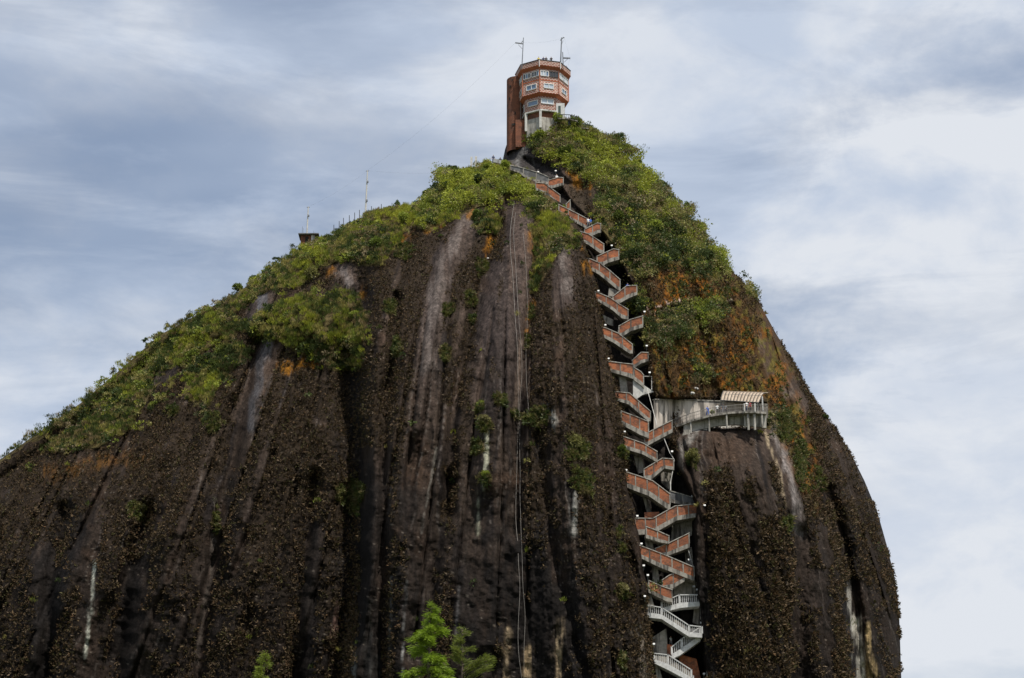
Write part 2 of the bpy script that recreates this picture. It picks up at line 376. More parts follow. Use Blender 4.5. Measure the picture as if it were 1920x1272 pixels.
def flute_q(x, y):
    g = 0.4 + 0.6*np.power(np.clip((y-100)/800, 0.02, 1.6), 0.75)
    return 1000 + (x-1000)/g
def relief(x, y):
    d = np.zeros(np.shape(x))
    q = flute_q(x, y)
    wob = 6*fbm(x/40, y/40, 2, 91)
    # stair gully
    cl, cr = ip(y,CL)+wob, ip(y,CR)+wob
    gul = sstep(x, cl-3, cl+9)*(1-sstep(x, cr-9, cr+3))*sstep(y, 333, 350)
    d += gul*(3.0 + 3.0*sstep(y, 380, 480))
    # left mass set back behind the central buttress
    xb = ip(y,XB) + 10*fbm(x/60, y/90, 2, 5)
    d += 8.5*(1-sstep(x, xb-34, xb+24))*sstep(y, 470, 660)
    d += 4.2*np.exp(-((x-xb+20)/26)**2)*sstep(y, 480, 640)
    ub = (x-(xb+cl)/2)/((cl-xb)/2)
    d -= 4.5*np.sqrt(np.clip(1-ub*ub, 0, 1))*sstep(y, 440, 720)
    nc_ = fbm(q/60, y/1500, 2, 27); d += 2.2*np.exp(-(nc_/0.045)**2)*sstep(y, 480, 700)*(0.35+0.65*sstep(fbm(x/120, y/160, 2, 29), -0.2, 0.25))*(1-gul)
    # right-hand dome below the terrace
    xd = ip(y,XD)
    um = (x-(1266+xd+30)/2)/((xd+30-1266)/2)
    ins = np.sqrt(np.clip(1-um*um, 0, 1))
    d -= 7.0*ins*np.sqrt(np.clip((y-796+4*((x-1360)/90)**2*-0.8)/110, 0, 1))*(y>790)
    d += 4.0*gline(x,y,[(1555,920),(1588,1040),(1604,1150),(1614,1272),(1620,1600)],13)
    d += 1.0*sstep(x, ip(y,[(1555,920),(1588,1040),(1604,1150),(1614,1272)])-8, ip(y,[(1555,920),(1588,1040),(1604,1150),(1614,1272)])+10)*sstep(y,900,1000)
    d += 2.4*gline(x,y,[(1236,590),(1262,580),(1300,572),(1372,572)],6)
    d += 3.8*softpoly(x,y,[(1218,747),(1300,749),(1400,753),(1436,757),(1436,800),(1300,812),(1262,822),(1225,815)],4)
    # alcove under the summit boulder
    d += 3.0*softpoly(x,y,[(985,298),(1040,312),(1062,345),(1030,345),(1000,325)],8)
    d += 2.2*softpoly(x,y,[(1062,338),(1100,345),(1108,405),(1080,398),(1064,372)],10)
    # valleys and ribs on the faces
    for pts, s, amp in [([(480,640),(440,850),(405,1000),(370,1272),(350,1500)],14,1.5), ([(275,960),(235,1100),(215,1272),(200,1500)],18,1.8), ([(120,960),(95,1100),(85,1272),(80,1500)],16,1.7),
                        ([(745,560),(722,800),(716,1272),(716,1500)],12,1.4), ([(845,900),(815,1050),(800,1272)],14,1.0), ([(590,900),(560,1100),(545,1272)],16,1.6),
                        ([(935,425),(885,600),(852,760),(838,960)],13,1.2), ([(1012,430),(1003,540),(985,660),(972,800),(965,1000)],13,1.4), ([(1010,820),(1040,1050),(1100,1272)],12,0.7),
                        ([(1330,860),(1322,1272)],12,0.7), ([(1500,1000),(1505,1272)],16,1.0), ([(1450,640),(1560,830),(1600,930)],12,0.9)]:
        d += 2.3*amp*gline(x,y,pts,s)
    for pts, s, amp in [([(890,388),(830,500),(800,640),(782,800)],20,1.0), ([(1060,470),(1075,700),(1095,1000),(1120,1272)],62,2.8), ([(975,440),(940,620),(915,900)],34,1.3),
                        ([(500,760),(450,1000),(420,1272)],34,1.3), ([(330,860),(310,1272)],30,1.2), ([(640,620),(560,600)],50,2.5), ([(1400,900),(1420,1272)],60,1.0)]:
        d -= 1.7*amp*gline(x,y,pts,s)
    # flutes worn by water, then lumps
    low = sstep(y, 380, 620)
    qw = q + 20*fbm(x/90, y/110, 3, 23)
    fl = fbm(qw/40, y/620, 3, 21)
    d += low*2.2*fl + low*0.45*fbm(qw/12, y/200, 3, 33)
    d += 1.1*fbm(x/95, y/120, 3, 41) + 0.6*fbm(x/18, y/22, 4, 51, 0.62)
    return d
NR1, NRC = 500, 760
rows = np.concatenate([np.linspace(222, 1290, NR1), np.linspace(1300, 1960, 22)])
aa = np.linspace(-1, 1, NRC); tt = 0.72*aa + 0.28*np.sin(np.pi*aa/2)
PYg, Tg = np.meshgrid(rows, tt, indexing='ij')
xl_, xr_, xc_ = ip(PYg,XL), ip(PYg,XR), ip(PYg,XC)
PXg = np.where(Tg < 0, xc_+Tg*(xc_-xl_), xc_+Tg*(xr_-xc_))
edge_fade = np.clip((1-np.abs(Tg))/0.05, 0, 1)
Yg = base_Y(PXg, PYg) + relief(PXg, PYg)*edge_fade
# rough crust of epiphytes vs. bare stone (0..1)
qg = flute_q(PXg, PYg)
def polymask(polys, w): 
    r = np.zeros(PXg.shape)
    for p in polys: r = np.maximum(r, softpoly(PXg, PYg, p, w))
    return r
VEG = [
 # left wing and its skyline
 [(-60,905),(0,858),(60,812),(150,750),(220,690),(300,618),(380,578),(440,545),(500,505),(562,460),(605,442),(645,425),(692,398),(780,384),(795,400),(770,430),(738,470),(712,500),(690,500),(650,490),(600,505),(560,540),(505,545),(470,570),(440,590),(470,610),(430,640),(395,650),(360,690),(330,690),(300,700),(250,745),(200,775),(120,800),(50,835)],
 [(470,610),(500,575),(560,560),(610,560),(660,545),(690,590),(684,640),(676,690),(640,700),(600,680),(560,665),(520,640),(490,640),(470,650)],
 [(350,700),(400,660),(440,645),(470,660),(440,690),(410,720),(390,770),(340,745)],
 [(150,800),(220,765),(300,715),(330,720),(290,770),(240,810),(180,840),(110,850)],
 [(100,820),(160,800),(130,850),(90,850)],
 # left summit
 [(780,392),(805,365),(822,345),(838,325),(880,310),(925,298),(960,312),(990,332),(1012,352),(1050,390),(1085,436),(1080,452),(1050,450),(1020,440),(1000,420),(985,380),(960,372),(925,385),(890,392),(850,412),(815,430),(780,432)],
 [(990,425),(1045,450),(1050,470),(1020,520),(1005,560),(990,540),(1005,480)],
 [(880,410),(930,400),(935,440),(900,440)],
 # summit knob and right shoulder
 [(984,262),(1002,248),(1035,226),(1080,226),(1106,240),(1158,270),(1198,310),(1235,342),(1285,395),(1315,436),(1340,478),(1360,508),(1350,530),(1318,525),(1290,508),(1258,496),(1232,510),(1200,530),(1185,520),(1160,490),(1150,465),(1120,430),(1112,400),(1128,365),(1106,335),(1068,322),(1040,308),(1008,292),(988,276)],
 [(1212,605),(1250,590),(1300,578),(1352,574),(1355,598),(1330,618),(1295,628),(1280,648),(1240,655),(1218,635)],
 [(1290,700),(1320,690),(1345,705),(1320,722),(1295,718)],
 [(1395,530),(1425,545),(1425,565),(1400,555)],
 [(1178,548),(1205,550),(1208,585),(1185,590)],
 [(1420,790),(1450,790),(1445,808),(1425,805)],
]
SPOT = [ # tufts on the faces: px, py, rx, ry
 (900,765,14,14),(910,795,16,16),(896,840,14,18),(912,898,12,10),(938,750,14,14),(965,778,8,8),(1080,838,30,24),(1165,1030,9,12),(1165,1110,14,18),(1165,1240,14,18),(1160,1000,8,12),
 (745,650,10,24),(835,665,14,22),(840,580,18,14),(885,600,10,14),(262,958,24,22),(405,975,12,40),(1300,862,16,24),(1475,985,22,18),(1165,850,10,12),(400,790,20,26),(325,770,14,10),
 (1006,470,9,16),(1000,530,9,18),(998,590,8,16),(990,640,7,14),(905,500,14,26),(880,560,10,20),(660,930,34,50),(1500,860,14,60),(1470,800,16,40),(1180,640,7,10),(1075,455,20,14),(760,470,22,22),(730,580,14,20),(1535,900,10,30),(1010,780,30,20),(1090,900,24,30),
]
vegm = polymask(VEG, 9); fringe = polymask(VEG, 42)
spotm = np.zeros(PXg.shape)
for (sx,sy,rx,ry) in SPOT:
    spotm = np.maximum(spotm, np.exp(-(((PXg-sx)/rx)**2+((PYg-sy)/ry)**2)*1.2))
nz = fbm(PXg/26, PYg/22, 4, 61)
veg = np.clip(sstep(vegm + 0.55*nz, 0.45, 0.62), 0, 1)
spot = sstep(spotm + 0.4*nz, 0.4, 0.62)*(1-veg)
holes_dummy = 0
holes = polymask([[(605,530),(640,495),(690,500),(700,530),(690,580),(660,545),(625,545)], [(468,590),(480,556),(500,552),(500,580),(480,600)], [(285,735),(330,685),(342,690),(262,800),(240,820)], [(885,392),(905,388),(870,450),(850,440)]], 7)
veg *= (1-sstep(holes+0.3*nz, 0.4, 0.6))
bare = polymask([[(938,258),(984,266),(1006,294),(1045,312),(1062,330),(1100,336),(1122,365),(1108,402),(1112,425),(1080,408),(1060,372),(1040,345),(1000,334),(955,308)]], 8)
thin = (1-bare)*sstep(fringe + 0.75*fbm(PXg/12, PYg/12, 4, 63, 0.6), 0.35, 0.8)*(1-veg)*(1-sstep(holes, 0.4, 0.6))*0.55*(1-0.8*softpoly(PXg,PYg,[(1205,520),(1260,505),(1350,540),(1420,560),(1500,700),(1440,745),(1235,748)],12))
# smooth stone lanes
SM = [([(890,388),(830,500),(800,640),(782,800),(770,1000)],24), ([(930,500),(905,700),(890,900)],22), ([(985,400),(960,560),(965,760),(955,1000),(985,1272)],34), ([(1060,470),(1062,560)],22),
      ([(490,560),(478,600)],18), ([(500,650),(470,740),(450,850)],15), ([(1450,800),(1478,880),(1500,980),(1510,1272)],26), ([(1290,830),(1295,1000),(1310,1272)],26), ([(1330,830),(1430,850)],46),
      ([(1420,860),(1440,950)],24), ([(405,1010),(370,1272)],14), ([(700,860),(700,1272)],26), ([(960,1060),(1000,1272)],70), ([(175,1000),(160,1272)],24), ([(260,1080),(250,1272)],30), ([(1430,640),(1500,760)],16),
      ([(645,510),(660,560)],22), ([(120,830),(330,690)],10), ([(90,1050),(80,1272)],26), ([(1610,1120),(1620,1272)],26), ([(800,900),(760,1272)],18), ([(880,900),(865,1272)],20), ([(1540,1000),(1545,1272)],20), ([(590,1000),(570,1272)],16)]
smooth = np.zeros(PXg.shape)
for pts, w in SM: smooth = np.maximum(smooth, gline(PXg,PYg,pts,w))
lane = fbm(qg/22, PYg/500, 3, 71)
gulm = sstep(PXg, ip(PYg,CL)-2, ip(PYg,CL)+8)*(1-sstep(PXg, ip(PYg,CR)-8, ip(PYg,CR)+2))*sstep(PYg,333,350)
rough = sstep(0.80 + 0.8*lane + 0.45*nz - 1.0*smooth, 0.30, 0.68)*(1-veg)*(1-gulm)
rough *= sstep(PYg, 330, 420)
bigm = softpoly(PXg, PYg, [(1330,900),(1430,850),(1480,930),(1500,1000),(1560,1100),(1580,1272),(1350,1290),(1322,1050)], 18)
rough = np.maximum(rough, bigm*sstep(0.5+0.9*nz+0.5*lane-0.8*smooth, 0.2, 0.5)*(1-gulm))
Yg = Yg + edge_fade*(-0.55*rough*np.abs(fbm(PXg/8, PYg/8, 3, 81)) - 1.1*veg*np.abs(fbm(PXg/30, PYg/26, 3, 83)))
FRONT = Pn(PXg, PYg, Yg)
NB = 64
th = np.linspace(0, math.pi, NB+2)[1:-1]
BT = np.cos(th)
pyb, btg = np.meshgrid(rows, BT, indexing='ij')
xlb, xrb, xcb = ip(pyb,XL), ip(pyb,XR), ip(pyb,XC)
pxb = np.where(btg < 0, xcb+btg*(xcb-xlb), xcb+btg*(xrb-xcb))
halfm = (xrb-xlb)/2/12.0
sideX = Pn(pxb, pyb, np.full(pxb.shape, YR))
BACK = sideX.copy(); BACK[...,1] = YR + np.sin(th)[None,:]*np.minimum(halfm*0.75, 46); BACK[...,2] -= (BACK[...,1]-YR)*0.05
RING = np.concatenate([FRONT, BACK], axis=1)
nr, nc = RING.shape[:2]
ii, jj = np.meshgrid(np.arange(nr-1), np.arange(nc), indexing='ij')
F = np.stack([ii*nc+jj, (ii+1)*nc+jj, (ii+1)*nc+(jj+1)%nc, ii*nc+(jj+1)%nc], -1).reshape(-1,4)
# --- stone colours
def mixc(c, new, f): return c*(1-f[...,None]) + np.array(new)*f[...,None]
def line(pts, w, seed, sy=160, bias=-0.35):
    m = bbox(PXg, PYg, pts, 3.4*w); x = PXg[m]; y = PYg[m]; r = np.zeros(PXg.shape)
    n = fbm(x/4, y/sy, 3, seed, 0.65); n2_ = fbm(x/6, y/18, 3, seed+7)
    d = pdist(x + w*1.1*fbm(x/30, y/45, 3, seed+3), y, pts)
    r[m] = np.clip(np.exp(-(d/w)**2)*1.25+0.9*n+0.55*n2_+bias, 0, 1)*np.exp(-(d/(w*1.5))**4); return r
qg = qg + 14*fbm(PXg/60, PYg/80, 3, 99)
s1 = fbm(qg/10, PYg/150, 4, 101); s2 = fbm(qg/40, PYg/300, 3, 111); s3 = fbm(PXg/60, PYg/60, 4, 121)
C = np.ones(PXg.shape+(3,))*np.array([0.030,0.0215,0.0165])
C = mixc(C, (0.070,0.050,0.040), np.clip(0.15+0.9*s1+0.7*s2,0,1)*0.8)
C = mixc(C, (0.011,0.009,0.009), sstep(-s2-0.5*s1, 0.05, 0.45)*0.85)
C = mixc(C, (0.055,0.032,0.02), sstep(s3+0.4*s2, 0.12, 0.5)*0.4)
C = mixc(C, (0.021,0.0145,0.009), rough*0.85)  # crust ground darkened: shade between the rosettes is put into its colour
fine = fbm(qg/3.2, PYg/240, 3, 171)
C = mixc(C, (0.16,0.14,0.125), sstep(fine, 0.34, 0.62)*sstep(PYg,520,800)*0.4*(1-rough))
up = 1-sstep(PYg, 560, 900)
C = mixc(C, (0.085,0.064,0.058), smooth*up*0.45)
G = [([(892,386),(850,450),(830,500),(808,590),(795,690)],15,(0.115,0.096,0.088),0.7,6), ([(1058,468),(1062,545)],11,(0.13,0.112,0.104),0.55,7), ([(490,552),(480,598)],12,(0.085,0.085,0.095),0.9,8), ([(503,648),(480,720),(466,800)],10,(0.085,0.083,0.09),0.7,9),  # ridge streak and prow top: highlights painted into the pale stone
     ([(178,1055),(172,1120),(160,1235)],3.6,(0.42,0.43,0.37),1.0,10), ([(405,990),(395,1060),(368,1240)],7,(0.13,0.11,0.095),0.75,11), ([(916,800),(905,900),(896,1010)],5,(0.27,0.265,0.20),0.9,12),
     ([(975,640),(972,700),(968,770)],6,(0.2,0.15,0.12),0.6,13), ([(955,1180),(950,1272)],8,(0.5,0.38,0.24),0.9,14), ([(985,1222),(990,1272)],14,(0.46,0.34,0.2),0.75,15), ([(1045,1165),(1050,1272)],12,(0.42,0.32,0.2),0.8,16),
     ([(1455,802),(1478,880),(1490,930),(1500,1000)],12,(0.19,0.17,0.165),0.85,17), ([(1430,805),(1460,880),(1475,950)],5,(0.34,0.27,0.18),0.7,18), ([(1606,1160),(1612,1272)],9,(0.62,0.58,0.5),0.95,19), ([(1625,1170),(1632,1272)],8,(0.46,0.33,0.16),0.85,20), ([(1592,1090),(1598,1180)],4,(0.5,0.47,0.42),0.7,21),
     ([(860,1100),(855,1190)],3.5,(0.26,0.25,0.25),0.8,22), ([(820,840),(790,1000)],2.5,(0.2,0.19,0.17),0.6,23), ([(1300,815),(1280,840),(1274,880)],8,(0.2,0.19,0.175),0.6,24), ([(1285,812),(1330,801),(1400,799)],2.5,(0.42,0.41,0.38),0.8,25),
     ([(668,1200),(664,1272)],5,(0.3,0.31,0.3),0.8,26), ([(632,1130),(625,1200)],5,(0.30,0.18,0.15),0.7,27), ([(1195,1180),(1210,1272)],12,(0.24,0.2,0.16),0.7,28), ([(1080,930),(1075,1000)],8,(0.36,0.35,0.32),0.5,29), ([(1015,770),(1035,790)],14,(0.38,0.37,0.34),0.5,30),
     ([(1420,630),(1450,700),(1475,745)],9,(0.20,0.17,0.155),0.8,31), ([(735,1080),(728,1272)],2.5,(0.35,0.35,0.34),0.7,32), ([(762,1090),(752,1272)],2.5,(0.35,0.35,0.34),0.7,33), ([(690,1130),(700,1272)],12,(0.11,0.125,0.12),0.6,34), ([(650,530),(640,510)],14,(0.16,0.14,0.135),0.7,35), ([(970,290),(965,330)],12,(0.15,0.14,0.13),0.7,36), ([(940,300),(952,285)],8,(0.06,0.06,0.065),0.7,37)]
for pts, w, c, amt, sd in G: C = mixc(C, c, line(pts, w, 200+sd)*amt)
for pts, w, amt, sd in [([(985,1060),(990,1150),(1000,1290)],75,1.0,1), ([(1060,1130),(1085,1290)],30,0.9,11), ([(760,900),(740,1290)],18,0.7,12), ([(655,700),(665,1000),(640,1290)],24,0.8,13), ([(430,900),(410,1290)],14,0.6,14), ([(120,960),(95,1290)],26,0.8,15), ([(700,900),(690,1272)],30,0.75,2), ([(60,1080),(70,1272)],40,0.7,3), ([(870,1080),(880,1272)],26,0.6,4), ([(1420,1180),(1450,1272)],60,0.6,5), ([(1600,1000),(1590,1090)],14,0.8,6), ([(600,960),(575,1272)],22,0.65,7), ([(250,1000),(230,1272)],20,0.65,8), ([(330,1120),(320,1272)],18,0.6,9), ([(1290,960),(1325,1272)],26,0.6,10)]:
    C = mixc(C, (0.010,0.009,0.009), line(pts, w, 300+sd, 300, 0.05)*amt*(1-0.8*np.clip(line([(985,1222),(990,1272)],12,215)+line([(955,1180),(950,1272)],7,214)+line([(1045,1165),(1050,1272)],11,216),0,1)))
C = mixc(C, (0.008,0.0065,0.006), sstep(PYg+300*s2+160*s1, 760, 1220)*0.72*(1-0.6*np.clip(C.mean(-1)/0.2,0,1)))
C = mixc(C, (0.016,0.014,0.013), gulm*0.88)  # gully shade painted in as a darker stone colour
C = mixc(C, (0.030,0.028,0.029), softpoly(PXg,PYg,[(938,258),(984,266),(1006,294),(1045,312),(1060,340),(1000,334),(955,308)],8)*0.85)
C = mixc(C, (0.15,0.145,0.14), line([(985,272),(970,300),(966,322)],7,361)*0.7+line([(1000,300),(1002,330)],3,362)*0.5)
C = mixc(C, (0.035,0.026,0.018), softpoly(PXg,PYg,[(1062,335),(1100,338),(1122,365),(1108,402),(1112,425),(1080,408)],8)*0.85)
# moss and lichen
mo = polymask([[(1200,500),(1230,490),(1300,490),(1370,500),(1420,560),(1455,625),(1490,690),(1470,745),(1440,740),(1345,735),(1240,745),(1225,690),(1215,600)], [(1440,740),(1490,740),(1530,850),(1530,960),(1500,900),(1460,810)]], 16)
mon = fbm(PXg/20, PYg/24, 5, 131, 0.6)
C = mixc(C, (0.05,0.026,0.008), mo*0.75)
C = mixc(C, (0.165,0.062,0.007), np.clip(mo*sstep(mon+0.3*s3, -0.16, 0.3),0,1)*0.9)
C = mixc(C, (0.10,0.085,0.014), np.clip(mo*sstep(fbm(PXg/11,PYg/15,4,141,0.6)+0.1, 0.12, 0.45),0,1)*0.6)
mo2 = np.maximum.reduce([line([(880,405),(905,385),(950,370)],9,41), line([(905,480),(918,460),(925,430)],9,42), line([(1000,440),(1008,520)],10,43), line([(1010,540),(985,620)],7,44), line([(790,430),(830,420)],8,45), line([(690,530),(670,600)],8,46), line([(1090,470),(1105,510)],8,47), line([(1070,330),(1105,355)],14,48), line([(1145,560),(1160,600)],6,49), line([(540,690),(590,680)],14,50), 0.35*line([(100,885),(180,868),(260,862)],20,51), line([(620,510),(640,500)],10,52), line([(750,450),(800,430)],9,53)])
C = mixc(C, (0.20,0.085,0.008), np.clip(mo2*1.1*sstep(mon+0.3,0,0.5),0,1)*0.85)
pk = polymask([[(1210,575),(1260,560),(1290,560),(1262,585),(1230,600)], [(1330,560),(1375,558),(1372,572),(1340,570)]], 4)
C = mixc(C, (0.42,0.33,0.28), pk*sstep(fbm(PXg/5,PYg/5,3,151), 0.0, 0.25)*0.9)
fl = sstep(fbm(PXg/3.0, PYg/3.0, 2, 161), 0.62, 0.72)*sstep(s3, -0.1, 0.3)
C = mixc(C, (0.2,0.17,0.14), fl*0.4*(1-gulm))
C = mixc(C, (0.075,0.06,0.022), np.maximum(veg, spot)*0.8)
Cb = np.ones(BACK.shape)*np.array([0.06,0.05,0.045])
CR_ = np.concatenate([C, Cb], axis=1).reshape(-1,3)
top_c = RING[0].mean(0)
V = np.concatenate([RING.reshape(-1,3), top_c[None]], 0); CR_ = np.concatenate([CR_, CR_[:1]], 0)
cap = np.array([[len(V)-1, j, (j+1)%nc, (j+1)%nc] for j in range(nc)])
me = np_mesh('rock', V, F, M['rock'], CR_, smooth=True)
rock = link(bpy.data.objects.new('rock', me))
tag(rock, 'huge dark granite monolith streaked with stains and plants', 'rock', kind='structure')
me2 = np_mesh('rock_cap', V[np.r_[0:nc, len(V)-1]], np.array([[nc, (j+1)%nc, j] for j in range(nc)]), M['rock'], CR_[np.r_[0:nc, len(V)-1]])
tag(link(bpy.data.objects.new('rock_summit', me2)), 'bare crown of the rock under the tower', 'rock', kind='structure')

# surface lookup
dU = np.gradient(FRONT, axis=1); dV = np.gradient(FRONT, axis=0)
NRM = np.cross(dV, dU); NRM /= (np.linalg.norm(NRM, axis=-1, keepdims=True)+1e-9)
NRM = np.where((NRM[...,1:2] > 0), -NRM, NRM)
CELL = np.linalg.norm(np.cross(dV, dU), axis=-1)
def surf(px, py):
    r = np.clip(np.searchsorted(rows, py), 0, nr-1)
    c = int(np.argmin(np.abs(PXg[r]-px))); return Vector(FRONT[r,c]), Vector(NRM[r,c])
def bY(px, py): return float(base_Y(px, py))
def ordw(n): return ['topmost','second','third','fourth','fifth','sixth','seventh','eighth','ninth','tenth','eleventh','twelfth','thirteenth','fourteenth'][n]

# ------------------------------------------------------------------ zigzag staircase in the gully
p0 = P(1275, 1290, bY(1275,1290))
stair = empty('zigzag_staircase', p0, 'long zigzag staircase of brick and concrete flights wedged in the rock gully', 'staircase')
FL = [ # style, parapet top line, slab bottom line
 ('grey', [(957,311),(972.7,314),(1010.7,324.7),(1029.8,333.3)], [(957,319),(974,325),(990,338),(1004,343),(1030,346)]),
 ('brick', [(1027,339.4),(1047,333.3),(1057,334)], [(1027,352),(1037,353),(1054,348),(1057,348)]),
 ('brick', [(1003.8,342.8),(1021,344.6),(1035,355),(1051,367)], [(1004,356),(1028,369),(1047,385),(1051,386)]),
 ('brick', [(1061,384),(1070,375)], [(1061,398),(1070,394)]),
 ('brick', [(1047,384),(1075,397.5),(1103,412)], [(1047,398),(1071,413),(1103,431)]),
 ('brick', [(1095,431.4),(1107.6,425),(1120,419),(1127,420.4)], [(1095,441),(1111,442.4),(1122,437),(1127,437)]),
 ('brick', [(1069,428.3),(1082.5,433),(1103,439.3),(1117,448),(1133,459)], [(1069,444),(1088.7,454),(1103,459),(1125,475),(1133,475)]),
 ('brick', [(1118.6,481.8),(1150,467.6),(1161,469)], [(1118.6,497),(1132.8,497.5),(1140.6,492.8),(1161,487)]),
 ('brick', [(1084,484),(1107.6,486.5),(1125,494.3),(1143.8,508.5),(1163.4,525.8)], [(1084,503),(1100,508.5),(1112,509),(1123,515),(1143.8,532),(1159.5,545),(1163.4,545)]),
 ('brick', [(1148.5,557),(1175,536.8),(1195,536)], [(1148.5,568),(1164,568),(1178.4,559.5),(1195,553)]),
 ('brick', [(1115.5,547.8),(1125,551),(1143.8,558.8),(1159.5,569.8),(1178.4,581.6)], [(1115.5,562),(1125,568),(1137.5,575),(1148.5,582),(1165.8,597),(1178.4,600)]),
 ('brick', [(1159.7,612.7),(1181.8,600),(1206,593)], [(1159.7,631),(1167.6,631),(1183,621),(1206,614)]),
 ('brick', [(1128,614),(1136,615.8),(1159.7,626),(1186.5,647)], [(1128,632),(1133,634),(1152,644),(1180,663),(1186.5,663)]),
 ('brick', [(1185,677),(1202,661.4),(1216,662)], [(1185,689),(1191,689),(1202,682),(1216,677)]),
 ('brick', [(1139,679),(1144,678.7),(1174,682.6),(1188,684)], [(1139,697),(1145.6,698),(1174,706),(1188,711)]),
 ('brick', [(1188.6,689.7),(1202,698),(1207.5,705)], [(1188.6,713),(1202,723),(1207.5,728)]),
 ('brick', [(1151.7,735),(1180.6,738),(1200,755),(1220.5,773)], [(1151.7,750),(1161,753),(1178.8,758.5),(1215,790),(1220.5,790)]),
 ('brick', [(1164,771.4),(1193,782),(1216.8,792)], [(1164,795),(1177,803),(1200.5,815.7),(1216.8,822)]),
 ('brick', [(1207.8,815.7),(1234,802),(1261,788.6)], [(1207.8,836),(1215,835.6),(1238.5,823),(1261,811)]),
 ('brick', [(1168,819),(1206,832),(1233,848)], [(1168,839),(1175,843),(1206,852.5),(1233,868)]),
 ('brick', [(1206.9,880.8),(1242,860),(1264,861.8)], [(1206.9,898),(1220,900.7),(1245.7,878.5),(1264,882)]),
 ('brick', [(1170,884.5),(1200,894),(1224,902.5),(1257,927.6)], [(1170,911),(1181.4,917),(1216,930),(1252,955),(1257,956)]),
 ('grey', [(1255,921),(1280,928),(1305,935.5)], [(1255,942),(1280,947),(1305,948)]),
 ('brick', [(1190,972.4),(1224,973),(1266,949.6),(1311,945.7)], [(1190,1001),(1197,1003),(1217.6,1002),(1231.8,997),(1269.5,976),(1302.5,970.5),(1311,970)]),
 ('brick', [(1211,988),(1235,997),(1255,1006)], [(1211,1009),(1238,1017.5),(1255,1020)]),
 ('brick', [(1227.8,1029.8),(1252,1020),(1293,1000)], [(1227.8,1044),(1252,1042.5),(1285,1030),(1293,1027)]),
 ('brick', [(1197,1022.7),(1225,1033),(1253,1044),(1290,1059.7),(1302,1064.5)], [(1197,1045),(1204,1048),(1236.6,1064),(1299.4,1089),(1302,1089)]),
 ('brick', [(1241,1089),(1254,1080),(1284,1068)], [(1241,1104),(1261,1104),(1284,1090)]),
 ('brick', [(1215.7,1089),(1240.4,1100),(1261,1107)], [(1215.7,1111),(1221,1114),(1250,1128),(1261,1130)]),
 ('white', [(1240.4,1130),(1273.7,1115.6),(1311.8,1115.6)], [(1240.4,1148),(1251.8,1146),(1276.6,1140),(1311.8,1137)]),
 ('white', [(1206,1133.7),(1241,1139.4),(1291.8,1172.7),(1316.5,1175.6)], [(1206,1156),(1210,1157.5),(1240.4,1161),(1291.8,1194),(1316.5,1196)]),
 ('white', [(1259.4,1213.6),(1278.5,1198),(1313,1176)], [(1259.4,1236),(1275,1229),(1313,1202)]),
 ('white', [(1226,1225),(1252.8,1228),(1296.5,1256.5)], [(1226,1244),(1229,1245),(1253.7,1257),(1296.5,1280)]),
 ('white', [(1250,1292),(1300,1268)], [(1250,1312),(1300,1290)]),
 ('white', [(1225,1300),(1255,1305),(1300,1335)], [(1225,1322),(1255,1330),(1300,1358)]),
]
